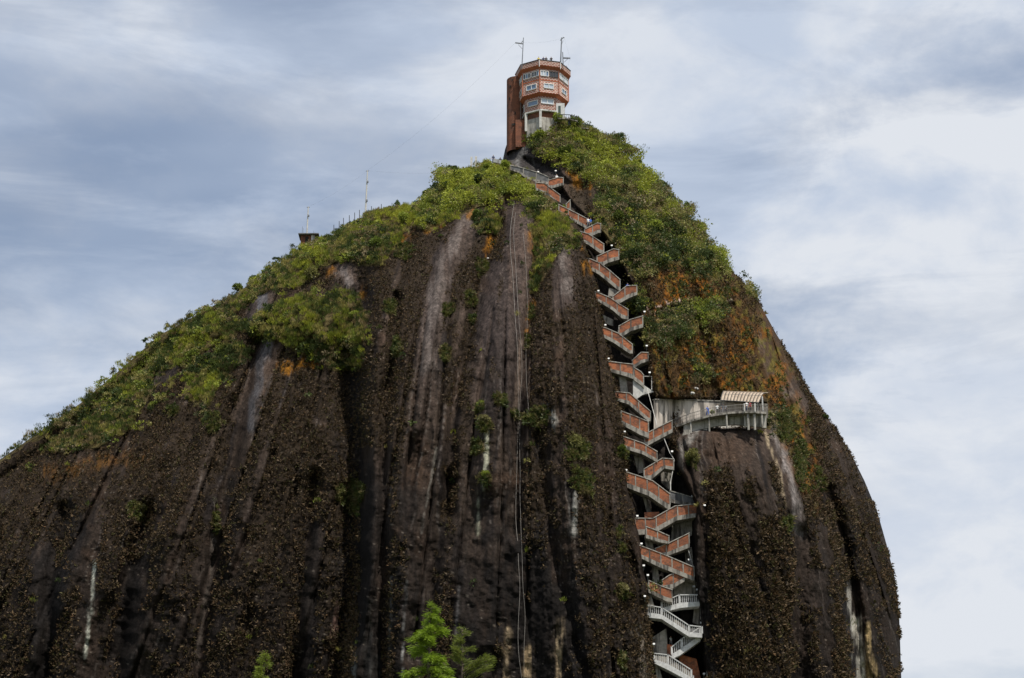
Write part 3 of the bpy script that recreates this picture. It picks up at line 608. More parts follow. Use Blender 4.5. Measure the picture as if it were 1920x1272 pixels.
# one turned baluster, shared
bal_prof = [(0.0,0.05),(0.08,0.05),(0.14,0.035),(0.32,0.062),(0.55,0.03),(0.72,0.04),(0.76,0.05),(0.84,0.05)]
mbx = MB(); mbx.tube([(0,0,z) for z,_ in bal_prof], [r for _,r in bal_prof], 7)
bal = mbx.build('baluster', M['white'], None, True); BALME = bal.data; bpy.data.objects.remove(bal)
def yint(x, pts): return float(np.interp(x, [p[0] for p in pts], [p[1] for p in pts]))
FLY = []
for i, (style, top, bot) in enumerate(FL):
    xa, xz = top[0][0], top[-1][0]
    xm = (xa+xz)/2; ym = yint(xm, top)
    Yf = bY(xm, ym+10) - 0.5 - (0.35 if top[-1][1] > top[0][1] else 0.0)
    if style == 'grey' and i > 0: Yf += 1.0
    FLY.append(Yf)
    xs = sorted({round(x,2) for x in [p[0] for p in top]+[p[0] for p in bot] if xa <= x <= xz})
    n = max(1, round((xz-xa)/21.0))
    splits = [xa+(xz-xa)*k/n for k in range(n+1)]
    fr = 0.68 if style != 'white' else 0.60
    T = lambda x: P(x, yint(x,top), Yf)
    Mi = lambda x, f=fr: P(x, yint(x,top)*(1-f)+yint(x,bot)*f, Yf)
    B = lambda x: P(x, yint(x,bot), Yf)
    off = Vector((0,-0.03,0))
    slab = MB().band([Mi(x)+off for x in xs], [B(x)+off for x in xs], (0,1.75,0))
    # steps on the walkway
    a, z_ = Mi(xa), Mi(xz)
    flight = slab.build('flight', M['white'] if style == 'white' else M['conc'], stair)
    bw = MB().band([T(x)+Vector((0,1.55,0)) for x in xs], [Mi(x)+Vector((0,1.55,0)) for x in xs], (0,0.14,0)); bw.build('rear_parapet', M['conc'], flight)
    if style != 'white':
        for k in range(n):
            x0, x1 = splits[k], splits[k+1]; e = 0.9
            xx = sorted({x0, x1, *[x for x in xs if x0+1 < x < x1-1]})
            MB().band([T(x) for x in xx], [Mi(x)+Vector((0,0,0.004)) for x in xx], (0,0.16,0)).build('brick_panel' if style == 'brick' else 'concrete_panel', M['brick'] if style == 'brick' else M['conc_dark'], flight)
        for k in range(n+1):
            x = min(max(splits[k], xa+0.9), xz-0.9)
            pt, pb = T(x), Mi(x); w = 0.16
            c = (pt+pb)/2; MB().box(c+Vector((0,0.075,0)), (w, 0.22, (pt-pb).z)).build('post', M['conc'], flight)
        cpm = MB()
        for x0, x1 in zip(xs[:-1], xs[1:]):
            cpm.bar(T(x0)+Vector((0,0.075,0.05)), T(x1)+Vector((0,0.075,0.05)), 0.30, 0.11)
        cpm.build('coping', M['conc_mid'], flight)
    else:
        cpm = MB()
        tx = [p[0] for p in top]
        for x0, x1 in zip(xs[:-1], xs[1:]): cpm.bar(T(x0)+Vector((0,0.07,0)), T(x1)+Vector((0,0.07,0)), 0.2, 0.12)
        cpm.build('handrail', M['white'], flight)
        for x in tx:
            pt, pb = T(x), Mi(x); MB().box((pt+pb)/2+Vector((0,0.07,0.03)), (0.2,0.2,(pt-pb).z+0.1)).build('newel_post', M['white'], flight)
        nb = int((xz-xa)/3.7)
        for k in range(nb):
            x = xa+(xz-xa)*(k+0.5)/nb
            if min(abs(x-q) for q in tx) < 1.6: continue
            pb, pt = Mi(x), T(x); dup(BALME, 'baluster', pb+Vector((0,0.07,0)), flight, scale=(1.0,1.0,((pt-pb).z-0.04)/0.84))
# piers and walls that carry the flights
PIER = [('conc',[(1160,703),(1172,699),(1179,741),(1165,746)],1.3), ('conc_pale',[(1187,706),(1207,722),(1226,735),(1204,741),(1193,749),(1187,744)],0.5), ('conc',[(1186,845),(1200,850),(1212,886),(1196,888)],2.0), ('conc',[(1203,923),(1212,928),(1223,966),(1214,964)],2.0),
 ('brick',[(1208,961),(1236,960),(1236,978),(1210,980)],1.3), ('conc',[(1262,972),(1304,968),(1297,1004),(1256,1024)],1.8), ('conc',[(1208,1006),(1222,1012),(1228,1040),(1213,1034)],1.5), ('conc',[(1284,1028),(1297,1026),(1301,1064),(1286,1058)],1.3),
 ('conc',[(1222,1056),(1233,1062),(1237,1094),(1224,1092)],1.5), ('conc',[(1266,1090),(1304,1086),(1306,1120),(1262,1118)],1.2), ('conc',[(1203,1120),(1220,1113),(1228,1140),(1207,1138)],0.2), ('conc',[(1302,1138),(1312,1137),(1315,1174),(1299,1168)],0.7),
 ('conc',[(1216,1200),(1250,1178),(1252,1232),(1227,1228)],1.7), ('brick',[(1251,1208),(1262,1210),(1262,1236),(1251,1232)],1.0), ('brick',[(1270,1226),(1306,1236),(1318,1290),(1285,1270)],1.6), ('conc',[(1228,1246),(1236,1252),(1250,1300),(1234,1300)],0.8), ('conc',[(1268,838),(1284,806),(1296,806),(1276,870)],0.8), ('conc',[(1238,865),(1262,884),(1258,922),(1240,905)],2.4), ('conc',[(1130,590),(1150,600),(1150,612),(1134,606)],2.2), ('conc',[(1142,540),(1162,546),(1150,556),(1140,556)],1.8)]
for mname, poly, dy in PIER:
    cx = sum(p[0] for p in poly)/len(poly); cy = sum(p[1] for p in poly)/len(poly); Yp = bY(cx,cy)+dy
    MB().prism([P(x,y,Yp) for x,y in poly], (0,0.6,0)).build('support_wall', M[mname], stair)
# entry ramp at the very top, a concrete walkway rising behind the left summit
MB().band([P(925,297.5,50),P(942,301,49),P(958,309,48)], [P(925,304,50),P(942,308,49),P(958,318,48)], (0,0.2,0)).build('ramp_wall', M['conc_pale'], stair)

# ------------------------------------------------------------------ viewing terrace half-way up on the right
Y0 = bY(1335, 760) - 0.9
edge = [(1262,800,Y0-1.2),(1278,794.5,Y0-2.4),(1294.5,788,Y0-3.1),(1311,783.5,Y0-3.6),(1328,779,Y0-3.9),(1345,776,Y0-4.0),(1362,773.5,Y0-4.0),(1379,772,Y0-4.0),(1396,771,Y0-3.9),(1416,771.5,Y0-3.6),(1437,773,Y0-3.0)]
ter = empty('viewing_terrace', P(1345,786,Y0-2), 'curved concrete viewing terrace with thin railing on top of the rock dome', 'terrace')
ET = [P(*e) for e in edge]; zdeck = [p.z for p in ET]
yw = lambda x: float(np.interp(x, [1226,1262,1300,1440], [min(bY(1230,775)-0.2, Y0+0.6), Y0-0.3, Y0-1.0, Y0-0.9]))
deck = MB()
inner = [Vector((p.x, Y0+0.4, p.z)) for p in ET]
n = len(ET); th_ = 0.28
vs_ = ET+inner+[p-Vector((0,0,th_)) for p in ET]+[p-Vector((0,0,th_)) for p in inner]
fs = []
for i in range(n-1): fs += [(i,i+1,n+i+1,n+i),(2*n+i,3*n+i,3*n+i+1,2*n+i+1),(i,2*n+i,2*n+i+1,i+1),(n+i,n+i+1,3*n+i+1,3*n+i)]
fs += [(0,n,3*n,2*n),(n-1,2*n+n-1,3*n+n-1,n+n-1)]
deck.add(vs_, fs); dk = deck.build('deck', M['conc'], ter)
MB().band([P(x,y,yw(x)) for x,y in ((1226,750),(1262,750.7),(1300,751.5),(1360,754),(1400,757),(1440,760))], [P(x,y,yw(x)) for x,y in ((1226,815),(1262,806),(1300,800),(1360,786),(1400,783),(1440,784))], (0,0.5,0)).build('back_wall', noise_mat('streaked_wall', (0.42,0.37,0.32),(0.60,0.54,0.48),1.2,0.9,stretch=(1,1,0.3),stain=((0.05,0.045,0.04),0.9,0.46,0.85)), ter)
cm = MB()
cw = [P(x,y,yw(x)) for x,y in ((1226,749.5),(1262,750.2),(1300,751),(1360,753.5),(1400,756.5),(1440,759.5))]
0 and print('WALL', Y0, [yw(x) for x in (1226,1262,1300,1440)], bY(1262,790), bY(1230,775))
for a_, b_ in zip(cw[:-1], cw[1:]): cm.bar(a_+Vector((0,0.15,0.05)), b_+Vector((0,0.15,0.05)), 0.5, 0.14)
cm.build('wall_coping', M['conc'], ter)
# rendered wall below the deck and its columns
uw = MB(); und = [(1282,795),(1311,786.5),(1345,779),(1379,775),(1416,774.5),(1437,776)]; und2 = [(1282,822),(1311,806),(1345,799),(1379,796),(1416,800),(1437,803)]
uw.band([P(x,y,Y0-2.4) for x,y in und], [P(x,y,Y0-2.4) for x,y in und2], (0,0.4,0)); uw.build('retaining_wall', M['conc_mid'], ter)
for x, y0_, y1_, dY, r_ in [(1263,806,836,-0.9,0.14),(1260,806,838,-0.6,0.1),(1295,791,815,-2.9,0.13),(1329,783,806,-3.6,0.13),(1362,777,800,-3.8,0.13),(1396,774,797,-3.6,0.13),(1402,772,803,-4.6,0.17),(1414,772,803,-4.6,0.17),(1428,775,797,-3.0,0.15)]:
    a_ = P(x,y0_,Y0+dY); b_ = P(x,y1_,Y0+dY); MB().tube([a_, Vector((a_.x,a_.y,b_.z-0.3))], r_, 8).build('column', M['conc_mid'], ter)
# railing
def rail_run(parent, pts, h, pick, mat_, post_every=None):
    pts = [Vector(p) for p in pts]; rr = MB()
    for a_, b_ in zip(pts[:-1], pts[1:]):
        rr.bar(a_+Vector((0,0,h)), b_+Vector((0,0,h)), 0.07, 0.07); rr.bar(a_+Vector((0,0,h*0.55)), b_+Vector((0,0,h*0.55)), 0.035, 0.035); rr.bar(a_+Vector((0,0,0.12)), b_+Vector((0,0,0.12)), 0.04, 0.04)
    rl = rr.build('railing', mat_, parent)
    Ls = [0]
    for a_, b_ in zip(pts[:-1], pts[1:]): Ls.append(Ls[-1]+(b_-a_).length)
    k = max(2, int(Ls[-1]/pick)); pm = MB().box((0,0,h/2), (0.035,0.035,h)); po = pm.build('picket', mat_); me_ = po.data; bpy.data.objects.remove(po)
    for j in range(k+1):
        s = Ls[-1]*j/k; q = max(0, min(len(pts)-2, int(np.searchsorted(Ls, s))-1)); f = (s-Ls[q])/max(1e-6, Ls[q+1]-Ls[q])
        dup(me_, 'picket', pts[q].lerp(pts[q+1], f), rl, scale=(1.9,1.9,1.04) if j % 6 == 0 else None)
    return rl
rail_run(ter, [p+Vector((0,0.12,0)) for p in ET[:9]], 1.05, 0.27, M['rope'])
# little projecting balcony on the front of the terrace
bc = [P(1396,772,Y0-5.0), P(1416,772,Y0-5.0)]
MB().box((bc[0]+bc[1])/2+Vector((0,0.75,-0.1)), ((bc[1]-bc[0]).x+0.3, 1.5, 0.2)).build('balcony_slab', M['conc'], ter)
rail_run(ter, [bc[0]+Vector((0,1.4,0)), bc[0], bc[1], bc[1]+Vector((0,1.4,0))], 1.1, 0.3, M['rope'])
for q in bc: MB().box(q+Vector((0,0,0.6)), (0.16,0.16,1.25)).build('balcony_post', M['conc_pale'], ter)
rail_run(ter, [p+Vector((0,0.12,0)) for p in ET[9:]], 1.05, 0.27, M['rope'])

# canopy over the terrace: ribbed barrel sheet on posts
can = empty('canopy_shelter', P(1410,772,Y0-1.5), 'beige ribbed barrel canopy over the right end of the viewing terrace', 'canopy')
TL, TR, BLp, BRp = (1358,735.5),(1436,738),(1351,750),(1423,754.5)
prof = []
for k in range(8):
    f = k/7; prof.append((f, math.sin(f*math.pi/2)))
def canpt(u, k):
    f, c = prof[k]
    top = P(TL[0]+(TR[0]-TL[0])*u, TL[1]+(TR[1]-TL[1])*u, Y0-0.4); low = P(BLp[0]+(BRp[0]-BLp[0])*u, BLp[1]+(BRp[1]-BLp[1])*u, Y0-3.4)
    return Vector((low.x+(top.x-low.x)*f, low.y+(top.y-low.y)*f, low.z+(top.z-low.z)*c))
NS = 12
for s in range(NS):
    u0, u1 = s/NS, (s+1)/NS
    mb_ = MB(); top_ = [canpt(u0,k) for k in range(8)]; bt_ = [canpt(u1,k) for k in range(8)]; mb_.band(top_, bt_, (0,0,-0.03)); mb_.build('roof_sheet', M['roofsheet'], can, True)
for s in range(NS+1):
    mb_ = MB(); pts = [canpt(min(s/NS,1),k)+Vector((0,-0.03,-0.03)) for k in range(8)]; mb_.tube(pts, 0.05, 5); mb_.build('rib', M['dmetal'], can)
for kk in (0, 3):
    mb_ = MB(); mb_.tube([canpt(0,kk)+Vector((0,-0.05,-0.06)), canpt(1,kk)+Vector((0,-0.05,-0.06))], 0.045, 5); mb_.build('purlin', M['dmetal'], can)
mb_ = MB(); mb_.bar(canpt(0,7)+Vector((-.2,0,0.05)), canpt(1,7)+Vector((0.3,0,0.05)), 0.5, 0.12); mb_.build('gutter', M['roofsheet'], can)
for px_, yt in ((1429,744),(1420,752),(1356,748)):
    a_ = P(px_, yt, Y0-2.6); b_ = P(px_, 773, Y0-2.6); MB().tube([a_, Vector((a_.x,a_.y,b_.z))], 0.11 if px_ == 1429 else 0.05, 8).build('post', M['wmetal'], can)

# ------------------------------------------------------------------ tower on the summit
TY = 52.5; tc_ = P(1019, 205, TY-3.75); TZ = tc_.z; TX = tc_.x
tow = empty('viewing_tower', (TX,TY,TZ-3), 'octagonal red brick viewing tower with white mortar on the summit', 'tower')
ANG = [R(-8+45*k) for k in range(8)]   # corner angles, 0 = towards the camera
def oc(k, rad, h): a_ = ANG[k%8]; return Vector((TX+rad*math.sin(a_), TY-rad*math.cos(a_), TZ+h))
def ringwall(name, m_, r0, h0, r1, h1, parent, thick=0.25):
    mb_ = MB()
    for k in range(8):
        a_, b_, c_, d_ = oc(k,r0,h0), oc(k+1,r0,h0), oc(k+1,r1,h1), oc(k,r1,h1)
        a2,b2,c2,d2 = oc(k,r0-thick,h0), oc(k+1,r0-thick,h0), oc(k+1,r1-thick,h1), oc(k,r1-thick,h1)
        i0 = len(mb_.v); mb_.v += [a_,b_,c_,d_,a2,b2,c2,d2]; mb_.f += [[i0,i0+1,i0+2,i0+3],[i0+5,i0+4,i0+7,i0+6],[i0+3,i0+2,i0+6,i0+7],[i0+1,i0,i0+4,i0+5]]
    return mb_.build(name, m_, parent)
ringwall('lower_wall', M['tbrick'], 3.8, 0.0, 3.8, 2.55, tow)
ringwall('soffit', M['obrick'], 3.8, 2.55, 4.5, 2.95, tow)
ringwall('middle_wall', M['tbrick'], 4.45, 2.95, 4.45, 5.25, tow)
ringwall('string_course', M['obrick'], 4.5, 5.25, 4.5, 5.42, tow)
ringwall('upper_wall', M['tbrick'], 4.45, 5.42, 4.45, 7.5, tow)
ringwall('cornice', M['obrick'], 4.45, 7.5, 4.95, 7.95, tow)
ringwall('parapet', M['tbrick'], 4.9, 7.95, 4.9, 8.95, tow)
ringwall('parapet_cap', M['dmetal'], 4.96, 8.95, 4.96, 9.07, tow, 0.36)
mb_ = MB(); mb_.add([oc(k,4.7,8.0) for k in range(8)]+[oc(k,4.7,7.8) for k in range(8)], [list(range(8)), list(range(15,7,-1))]+[[k,(k+1)%8,8+(k+1)%8,8+k] for k in range(8)]); mb_.build('roof_deck', M['conc'], tow)
mb_ = MB(); mb_.add([oc(k,4.0,0.0) for k in range(8)]+[oc(k,4.0,-0.28) for k in range(8)], [list(range(8)), list(range(15,7,-1))]+[[k,(k+1)%8,8+(k+1)%8,8+k] for k in range(8)]); mb_.build('floor_slab', M['conc_pale'], tow)
for k in (7,0,1,2):
    MB().box(oc(k,4.5,5.2), (0.14,0.14,4.4)).build('corner_strip', M['obrick'], tow)
for k in (0,1): MB().tube([oc(k,4.98,7.6), oc(k,4.98,8.9)], 0.07, 6).build('drain_pipe', M['frame'], tow)
def window(face, rad, u0, u1, h0, h1, panes, gm, fm='frame', name='window'):
    a_, b_ = oc(face,rad,0), oc(face+1,rad,0); d = (b_-a_); Ln = d.length; d = d.normalized(); nrm = Vector((d.y,-d.x,0))
    if nrm.dot(Vector((a_.x-TX,a_.y-TY,0))) < 0: nrm = -nrm
    def q(u, h, o): p_ = a_+d*(u*Ln); return Vector((p_.x,p_.y,TZ+h))+nrm*o
    fr_ = MB(); w = 0.09
    fr_.bar(q(u0,h0,0.05),q(u1,h0,0.05),0.14,w); fr_.bar(q(u0,h1,0.05),q(u1,h1,0.05),0.14,w)
    for k in range(panes+1):
        u = u0+(u1-u0)*k/panes; fr_.bar(q(u,h0,0.05),q(u,h1,0.05),w,0.14,nrm)
    wn = fr_.build(name, M[fm], tow)
    for k in range(panes):
        ua = u0+(u1-u0)*(k+0.06)/panes; ub = u0+(u1-u0)*(k+0.94)/panes
        pm = MB(); pm.add([q(ua,h0+.04,0.03),q(ub,h0+.04,0.03),q(ub,h1-.04,0.03),q(ua,h1-.04,0.03),q(ua,h0+.04,-0.02),q(ub,h0+.04,-0.02),q(ub,h1-.04,-0.02),q(ua,h1-.04,-0.02)], [(0,1,2,3),(7,6,5,4),(0,4,5,1),(1,5,6,2),(2,6,7,3),(3,7,4,0)])
        pm.build('pane', M[gm if isinstance(gm,str) else gm[k%len(gm)]], wn)
# corner order: 7=left, 0=front-left corner, 1=front-right, 2=right; face k runs from corner k to k+1
window(7,4.45,0.05,0.46,6.15,7.1,3,['glass_dark','glass','glass_dark']); window(7,4.45,0.55,0.95,6.15,7.1,3,['glass_dark','glass_dark','glass'])
window(0,4.45,0.04,0.46,6.15,7.1,3,['glass_pale','glass_pale','glass']); window(0,4.45,0.52,0.96,6.15,7.1,3,'glass_dark','dmetal','shuttered_window')
window(1,4.45,0.06,0.94,6.15,7.1,6,'glass_pale'); window(6,4.45,0.1,0.9,6.15,7.1,4,'glass_pale'); window(2,4.45,0.1,0.9,6.15,7.1,4,'glass_dark')
window(7,4.45,0.24,0.8,3.8,4.7,2,'glass'); window(0,4.45,0.22,0.72,3.85,4.7,2,'glass_pale'); window(1,4.45,0.3,0.75,3.8,4.6,2,'glass'); window(6,4.45,0.3,0.8,3.7,4.6,2,'glass_dark')
window(7,3.8,0.16,0.82,1.0,1.85,1,'glass'); window(0,3.8,0.05,0.8,1.15,2.05,2,'glass_pale'); window(6,3.8,0.3,0.7,0.6,1.9,1,'glass_dark')
# pale stair-head room to the right of the lower storey
a_ = P(1043,221,TY-3.2); b_ = P(1058.5,190,TY-3.2)
MB().box(((a_.x+b_.x)/2, TY-1.9, (a_.z+b_.z)/2-0.4), (b_.x-a_.x, 2.6, b_.z-a_.z)).build('annex', M['white'], tow)
d0, d1 = P(1047,213,TY-3.22), P(1051.3,199,TY-3.22)
MB().box(((d0.x+d1.x)/2, TY-3.23, (d0.z+d1.z)/2), (d1.x-d0.x, 0.06, d1.z-d0.z)).build('door', M['door'], tow)
# open base: columns, brick and bare concrete infill
for k, r_ in ((0,3.75),(7,3.75),(1,3.6),(6,3.7)):
    MB().box(oc(k,r_,-1.9), (0.42,0.42,3.3)).build('base_column', M['conc_pale'], tow)
ringwall('infill_brick', M['sbrick'], 3.55, -1.35, 3.55, -0.28, tow)
ringwall('base_wall', M['conc_mid'], 3.6, -4.6, 3.6, -1.35, tow)
# round brick stair turret on the left
sx = P(968.5, 200, TY+0.8).x; ztop = P(968,143,TY-0.8).z; zbot = P(968,272,TY-0.9).z
mb_ = MB(); nseg = 28; rr = 1.72
for z in (zbot-0.8, ztop): mb_.v += [Vector((sx+rr*math.sin(2*math.pi*j/nseg), TY+0.9-rr*math.cos(2*math.pi*j/nseg), z)) for j in range(nseg)]
mb_.f = [[j,(j+1)%nseg,nseg+(j+1)%nseg,nseg+j] for j in range(nseg)]+[list(range(nseg,2*nseg))]
tur = mb_.build('stair_turret', M['sbrick'], tow)
for (wx, wy, ww, hh) in ((957,161,0.22,0.42),(955.5,183,0.24,0.4),(966,213,0.22,0.45),(964.5,234,0.85,0.4),(961,150,0.16,0.3)):
    q = P(wx,wy,TY-0.7); ang = math.asin(max(-0.95,min(0.95,(q.x-sx)/rr)))
    MB().box((sx+(rr-0.02)*math.sin(ang), TY+0.9-(rr-0.02)*math.cos(ang), q.z), (ww,0.16,hh), Matrix.Rotation(ang,3,'Z')).build('slot_window', M['dark_void'], tur)
MB().tube([Vector((sx+0.75,TY-0.72,ztop-0.3)), Vector((sx+0.7,TY-0.74,zbot+1))], 0.05, 6).build('down_pipe', M['rope'], tur)
q = P(983,250,TY-1.6)
MB().box((q.x-0.3, TY-1.0, q.z), (2.4,1.2,5.2)).build('lower_brick_wall', M['sbrick'], tow)
# railings of the platform right of the tower
for (x0,y0_,x1,y1_,lab) in ((1046,224,1070,225,'dark metal railing in front of the white room beside the tower'),(1070,226,1083,229,'short dark railing stepping down right of the tower platform'),(1091,242,1103,243,'small dark railing on the slope further right of the tower')):
    a_, b_ = P(x0,y0_,TY-4.5), P(x1,y1_,TY-4.5); e_ = empty('metal_railing', a_, lab, 'railing', 'railings beside the tower')
    mbb = MB(); mbb.bar(a_+Vector((0,0,0.95)), b_+Vector((0,0,0.95)), 0.09, 0.1); mbb.build('top_rail', M['dmetal'], e_); MB().bar(a_+Vector((0,0,0.05)), b_+Vector((0,0,0.05)), 0.5, 0.12).build('kerb', M['conc'], e_)
    nn = max(2, int((b_-a_).length/0.32))
    for k in range(nn+1):
        p_ = a_.lerp(b_, k/nn); MB().box(p_+Vector((0,0,0.5)), (0.05,0.05,0.95)).build('baluster', M['dmetal'], e_)

# ------------------------------------------------------------------ masts, poles, hut, fence on the skyline
def mast(base, top, r_, label, arms=(), extra=()):
    e_ = empty('antenna_mast', base, label, 'antenna mast', 'masts on the tower roof')
    MB().tube([base, top], [r_, r_*0.7], 8).build('pole', M['metal'], e_)
    for (p_, q_, w_) in arms:
        MB().bar(p_, q_, w_, w_).build('cross_arm', M['metal'], e_)
    for (p_, q_) in extra: MB().bar(p_, q_, 0.06, 0.06).build('brace', M['metal'], e_)
    return e_
YA = TY-3.2
mast(P(978.5,128,YA), P(981.5,71,YA), 0.09, 'thin antenna mast with left-pointing arm on the tower roof', [(P(966,80.5,YA),P(981,82.5,YA),0.17),(P(980,77,YA),P(977,82,YA),0.1)], [(P(972,84,YA),P(979,92,YA))])
mast(P(1051,122,YA), P(1053,71,YA), 0.12, 'tallest antenna mast with small forked head on the tower roof', [(P(1050.5,76,YA),P(1057,70,YA),0.13),(P(1053,72,YA),P(1058.5,71,YA),0.1)], [(P(1053,84,YA),P(1056,76,YA))])
mast(P(1056,122,YA-.4), P(1055,98,YA-.4), 0.1, 'short mast with right-pointing arm on the tower roof', [(P(1056,109,YA-.4),P(1069.5,109.5,YA-.4),0.2)], [(P(1058,117,YA-.4),P(1064,111,YA-.4))])
YP = 55.5
def upole(b, t, label, clamps):
    bp_, tp_ = P(b[0],b[1]+6,YP), P(t[0],t[1],YP); e_ = empty('utility_pole', bp_, label, 'utility pole', 'utility poles on the left ridge')
    MB().tube([bp_, tp_], [0.16,0.09], 8).build('pole', M['conc_pale'], e_)
    MB().bar(tp_+Vector((-0.25,0,-0.1)), tp_+Vector((0.25,0,-0.1)), 0.09, 0.09).build('cross_arm', M['metal'], e_)
    for c in clamps:
        p_ = bp_.lerp(tp_, c); MB().box(p_+Vector((0.14,-0.1,0)), (0.28,0.26,0.32)).build('lamp_bracket', M['metal'], e_)
    return tp_
w1 = upole((685,402),(689,320),'pale utility pole on the ridge between fence posts',(0.35,0.75))
w2 = upole((574,462),(578,388),'pale utility pole beside the small brick hut',(0.78,))
hut0 = P(577,462,YP-0.5); hut = empty('brick_hut', hut0, 'small square brick hut with flat roof on the left ridge', 'hut')
hz = P(577,441,YP-0.5).z
hw, hd = 2.5, 2.2
MB().box((hut0.x, YP+0.6, (hut0.z+hz)/2), (hw, hd, hz-hut0.z)).build('wall', M['sbrick'], hut)
MB().box((hut0.x+0.85, YP-0.52, (hut0.z+hz)/2), (0.6,0.08,hz-hut0.z)).build('plaster_panel', M['conc_pale'], hut)
MB().box((hut0.x-0.2, YP-0.52, hut0.z+1.05), (0.55,0.06,1.5)).build('doorway', M['dark_void'], hut)
MB().box((hut0.x+0.1, YP+0.5, hz+0.08), (3.5,3.0,0.18)).build('roof', M['conc_dark'], hut)
for dx, h_ in ((-1.15,1.9),(-1.0,1.6),(0.8,1.1),(1.05,0.9)): MB().tube([(hut0.x+dx,YP+0.2,hz), (hut0.x+dx+0.03,YP+0.2,hz+h_)], 0.028, 5).build('rebar', M['metal'], hut)
posts = [(626,434),(636,427),(644,421),(655,416),(665,411),(674,406),(696.5,399),(715,395),(735,393),(756,391),(776,391)]
for k, (x, y) in enumerate(posts):
    b_, t_ = P(x,y+4,YP+0.3), P(x,y-12,YP+0.3)
    pm = MB().tube([b_, t_], [0.07,0.06], 6).build('fence_post', M['dmetal'], None, loc=b_)
    tag(pm, 'dark fence post on the left ridge, %s from the hut end' % ['first','second','third','fourth','fifth','sixth','seventh','eighth','ninth','tenth','eleventh'][k], 'fence post', 'fence posts along the left ridge')
kb = MB(); kp = [P(x,y+2,YP+0.3) for x,y in ((686,402),(700,395.5),(730,390.5),(760,387),(790,385))]
for a_, b_ in zip(kp[:-1], kp[1:]): kb.bar(a_, b_, 0.3, 0.35)
tag(kb.build('ridge_wall', M['conc_dark'], None, loc=kp[0]), 'low dark wall along the ridge top behind the fence posts', 'wall')
kr = P(784,383,YP); kio = empty('green_kiosk', P(784,392,YP), 'small dark green roofed kiosk at the end of the ridge wall', 'kiosk')
MB().prism([kr+Vector((-0.9,-0.8,0)), kr+Vector((0.9,-0.8,0)), kr+Vector((0.55,-0.8,0.35)), kr+Vector((-0.6,-0.8,0.35))], (0,1.6,0)).build('roof', M['green_sheet'], kio)
for dx in (-0.7,0.7): MB().tube([kr+Vector((dx,-0.6,0)), kr+Vector((dx,-0.6,-1.1))], 0.05, 6).build('post', M['dmetal'], kio)
for (x, y0_, y1_, lab) in ((883.5,320,295,'left one of two short pale concrete pillars on the left summit'),(892,318,294,'right one of two short pale concrete pillars on the left summit')):
    a_, b_ = P(x,y0_,54), P(x+0.6,y1_,54); pl = MB(); pl.bar(a_, b_, 0.36, 0.36, (0,1,0)); tag(pl.build('concrete_pillar', M['conc_pale'], None, loc=a_), lab, 'pillar', 'short pillars on the left summit')
def wire(a_, b_, sag, label, r_=0.006, n_=14):
    pts = []
    for k in range(n_+1):
        f = k/n_; p_ = Vector(a_).lerp(Vector(b_), f); p_.z -= sag*4*f*(1-f); pts.append(p_)
    tag(MB().tube(pts, r_, 5).build('wire', M['metal'], None, loc=pts[0]), label, 'wire', 'overhead wires')
wire(P(966,80.5,YA), w1, 1.2, 'thin wire from the left tower mast down to the ridge pole')
wire(w1, w2, 0.5, 'thin wire between the two ridge poles')
wire(w1, P(830,324,54), 0.3, 'thin wire from the ridge pole towards the left summit')
wire(P(981,80,YA), P(1053,72,YA), 0.4, 'thin wire strung between the two tall tower masts')
wire(P(1058,71,YA), P(1069,109,YA-.4), 0.1, 'thin wire from the tallest mast to the short mast arm')
wire(P(1069,109.5,YA-.4), P(1064,128,TY-2), 0.05, 'thin wire from the short mast arm to the parapet')

# cables hanging down the face
def rock_cable(pts, r_, label, name='cable'):
    out = []
    for (x0,y0_),(x1,y1_) in zip(pts[:-1], pts[1:]):
        k = max(2, int(abs(y1_-y0_)/14))
        for j in range(k): f = j/k; s_, n_ = surf(x0+(x1-x0)*f, y0_+(y1_-y0_)*f); out.append(s_+n_*0.3)
    for _ in range(4): out = [out[0]]+[(out[k-1]+out[k]*2+out[k+1])/4 for k in range(1,len(out)-1)]+[out[-1]]
    tag(MB().tube(out, r_, 5).build(name, M['rope'], None, loc=out[-1]), label, 'cable', 'cables hanging down the face')
rock_cable([(966,380),(957,432),(961.5,524),(967.4,676),(970,900),(973,1141),(975,1290)], 0.024, 'leftmost of the thin cables hanging down the central face')
rock_cable([(968,400),(963,425),(971,564),(976,676),(979,900),(980,1290)], 0.02, 'middle one of the thin cables hanging down the central face')
rock_cable([(982,440),(986,554),(989.6,686),(992,800),(990,960)], 0.017, 'rightmost and shortest of the thin cables down the central face')
def pipe(pts, dY, r_, label):
    out = [P(x,y,bY(x,y)+dY) for x,y in pts]; tag(MB().tube(out, r_, 6).build('conduit_pipe', M['conc_pale'], None, loc=out[-1]), label, 'pipe', 'conduit pipes beside the stairs')
pipe([(1285,1016),(1292,1036),(1301,1066),(1309,1108),(1312,1130),(1314,1160),(1320,1184),(1324,1230),(1327,1290)], -0.7, 0.055, 'long pale conduit pipe down the right edge of the lower stairs')
pipe([(1264,862),(1262,880),(1257,905),(1257.5,920)], -0.8, 0.06, 'pale pipe from the right landing beside the terrace dome')
pipe([(1261,884),(1258,902),(1256.5,919)], -0.5, 0.05, 'shorter pale pipe left of the pipe below the right landing')
pipe([(1213,728),(1224,768),(1232,798)], -0.3, 0.05, 'thin pale pipe slanting from the upper landing to the terrace steps')
pipe([(1245,822),(1256,850),(1264,862)], -0.3, 0.05, 'thin pale pipe below the terrace steps')
pipe([(1208,706),(1222,706.5),(1222,731)], -0.4, 0.06, 'bent pale pipe frame right of the brick landing')
pl = [P(x,y,bY(1313,940)-0.9) for x,y in ((1313,941),(1313,986))]
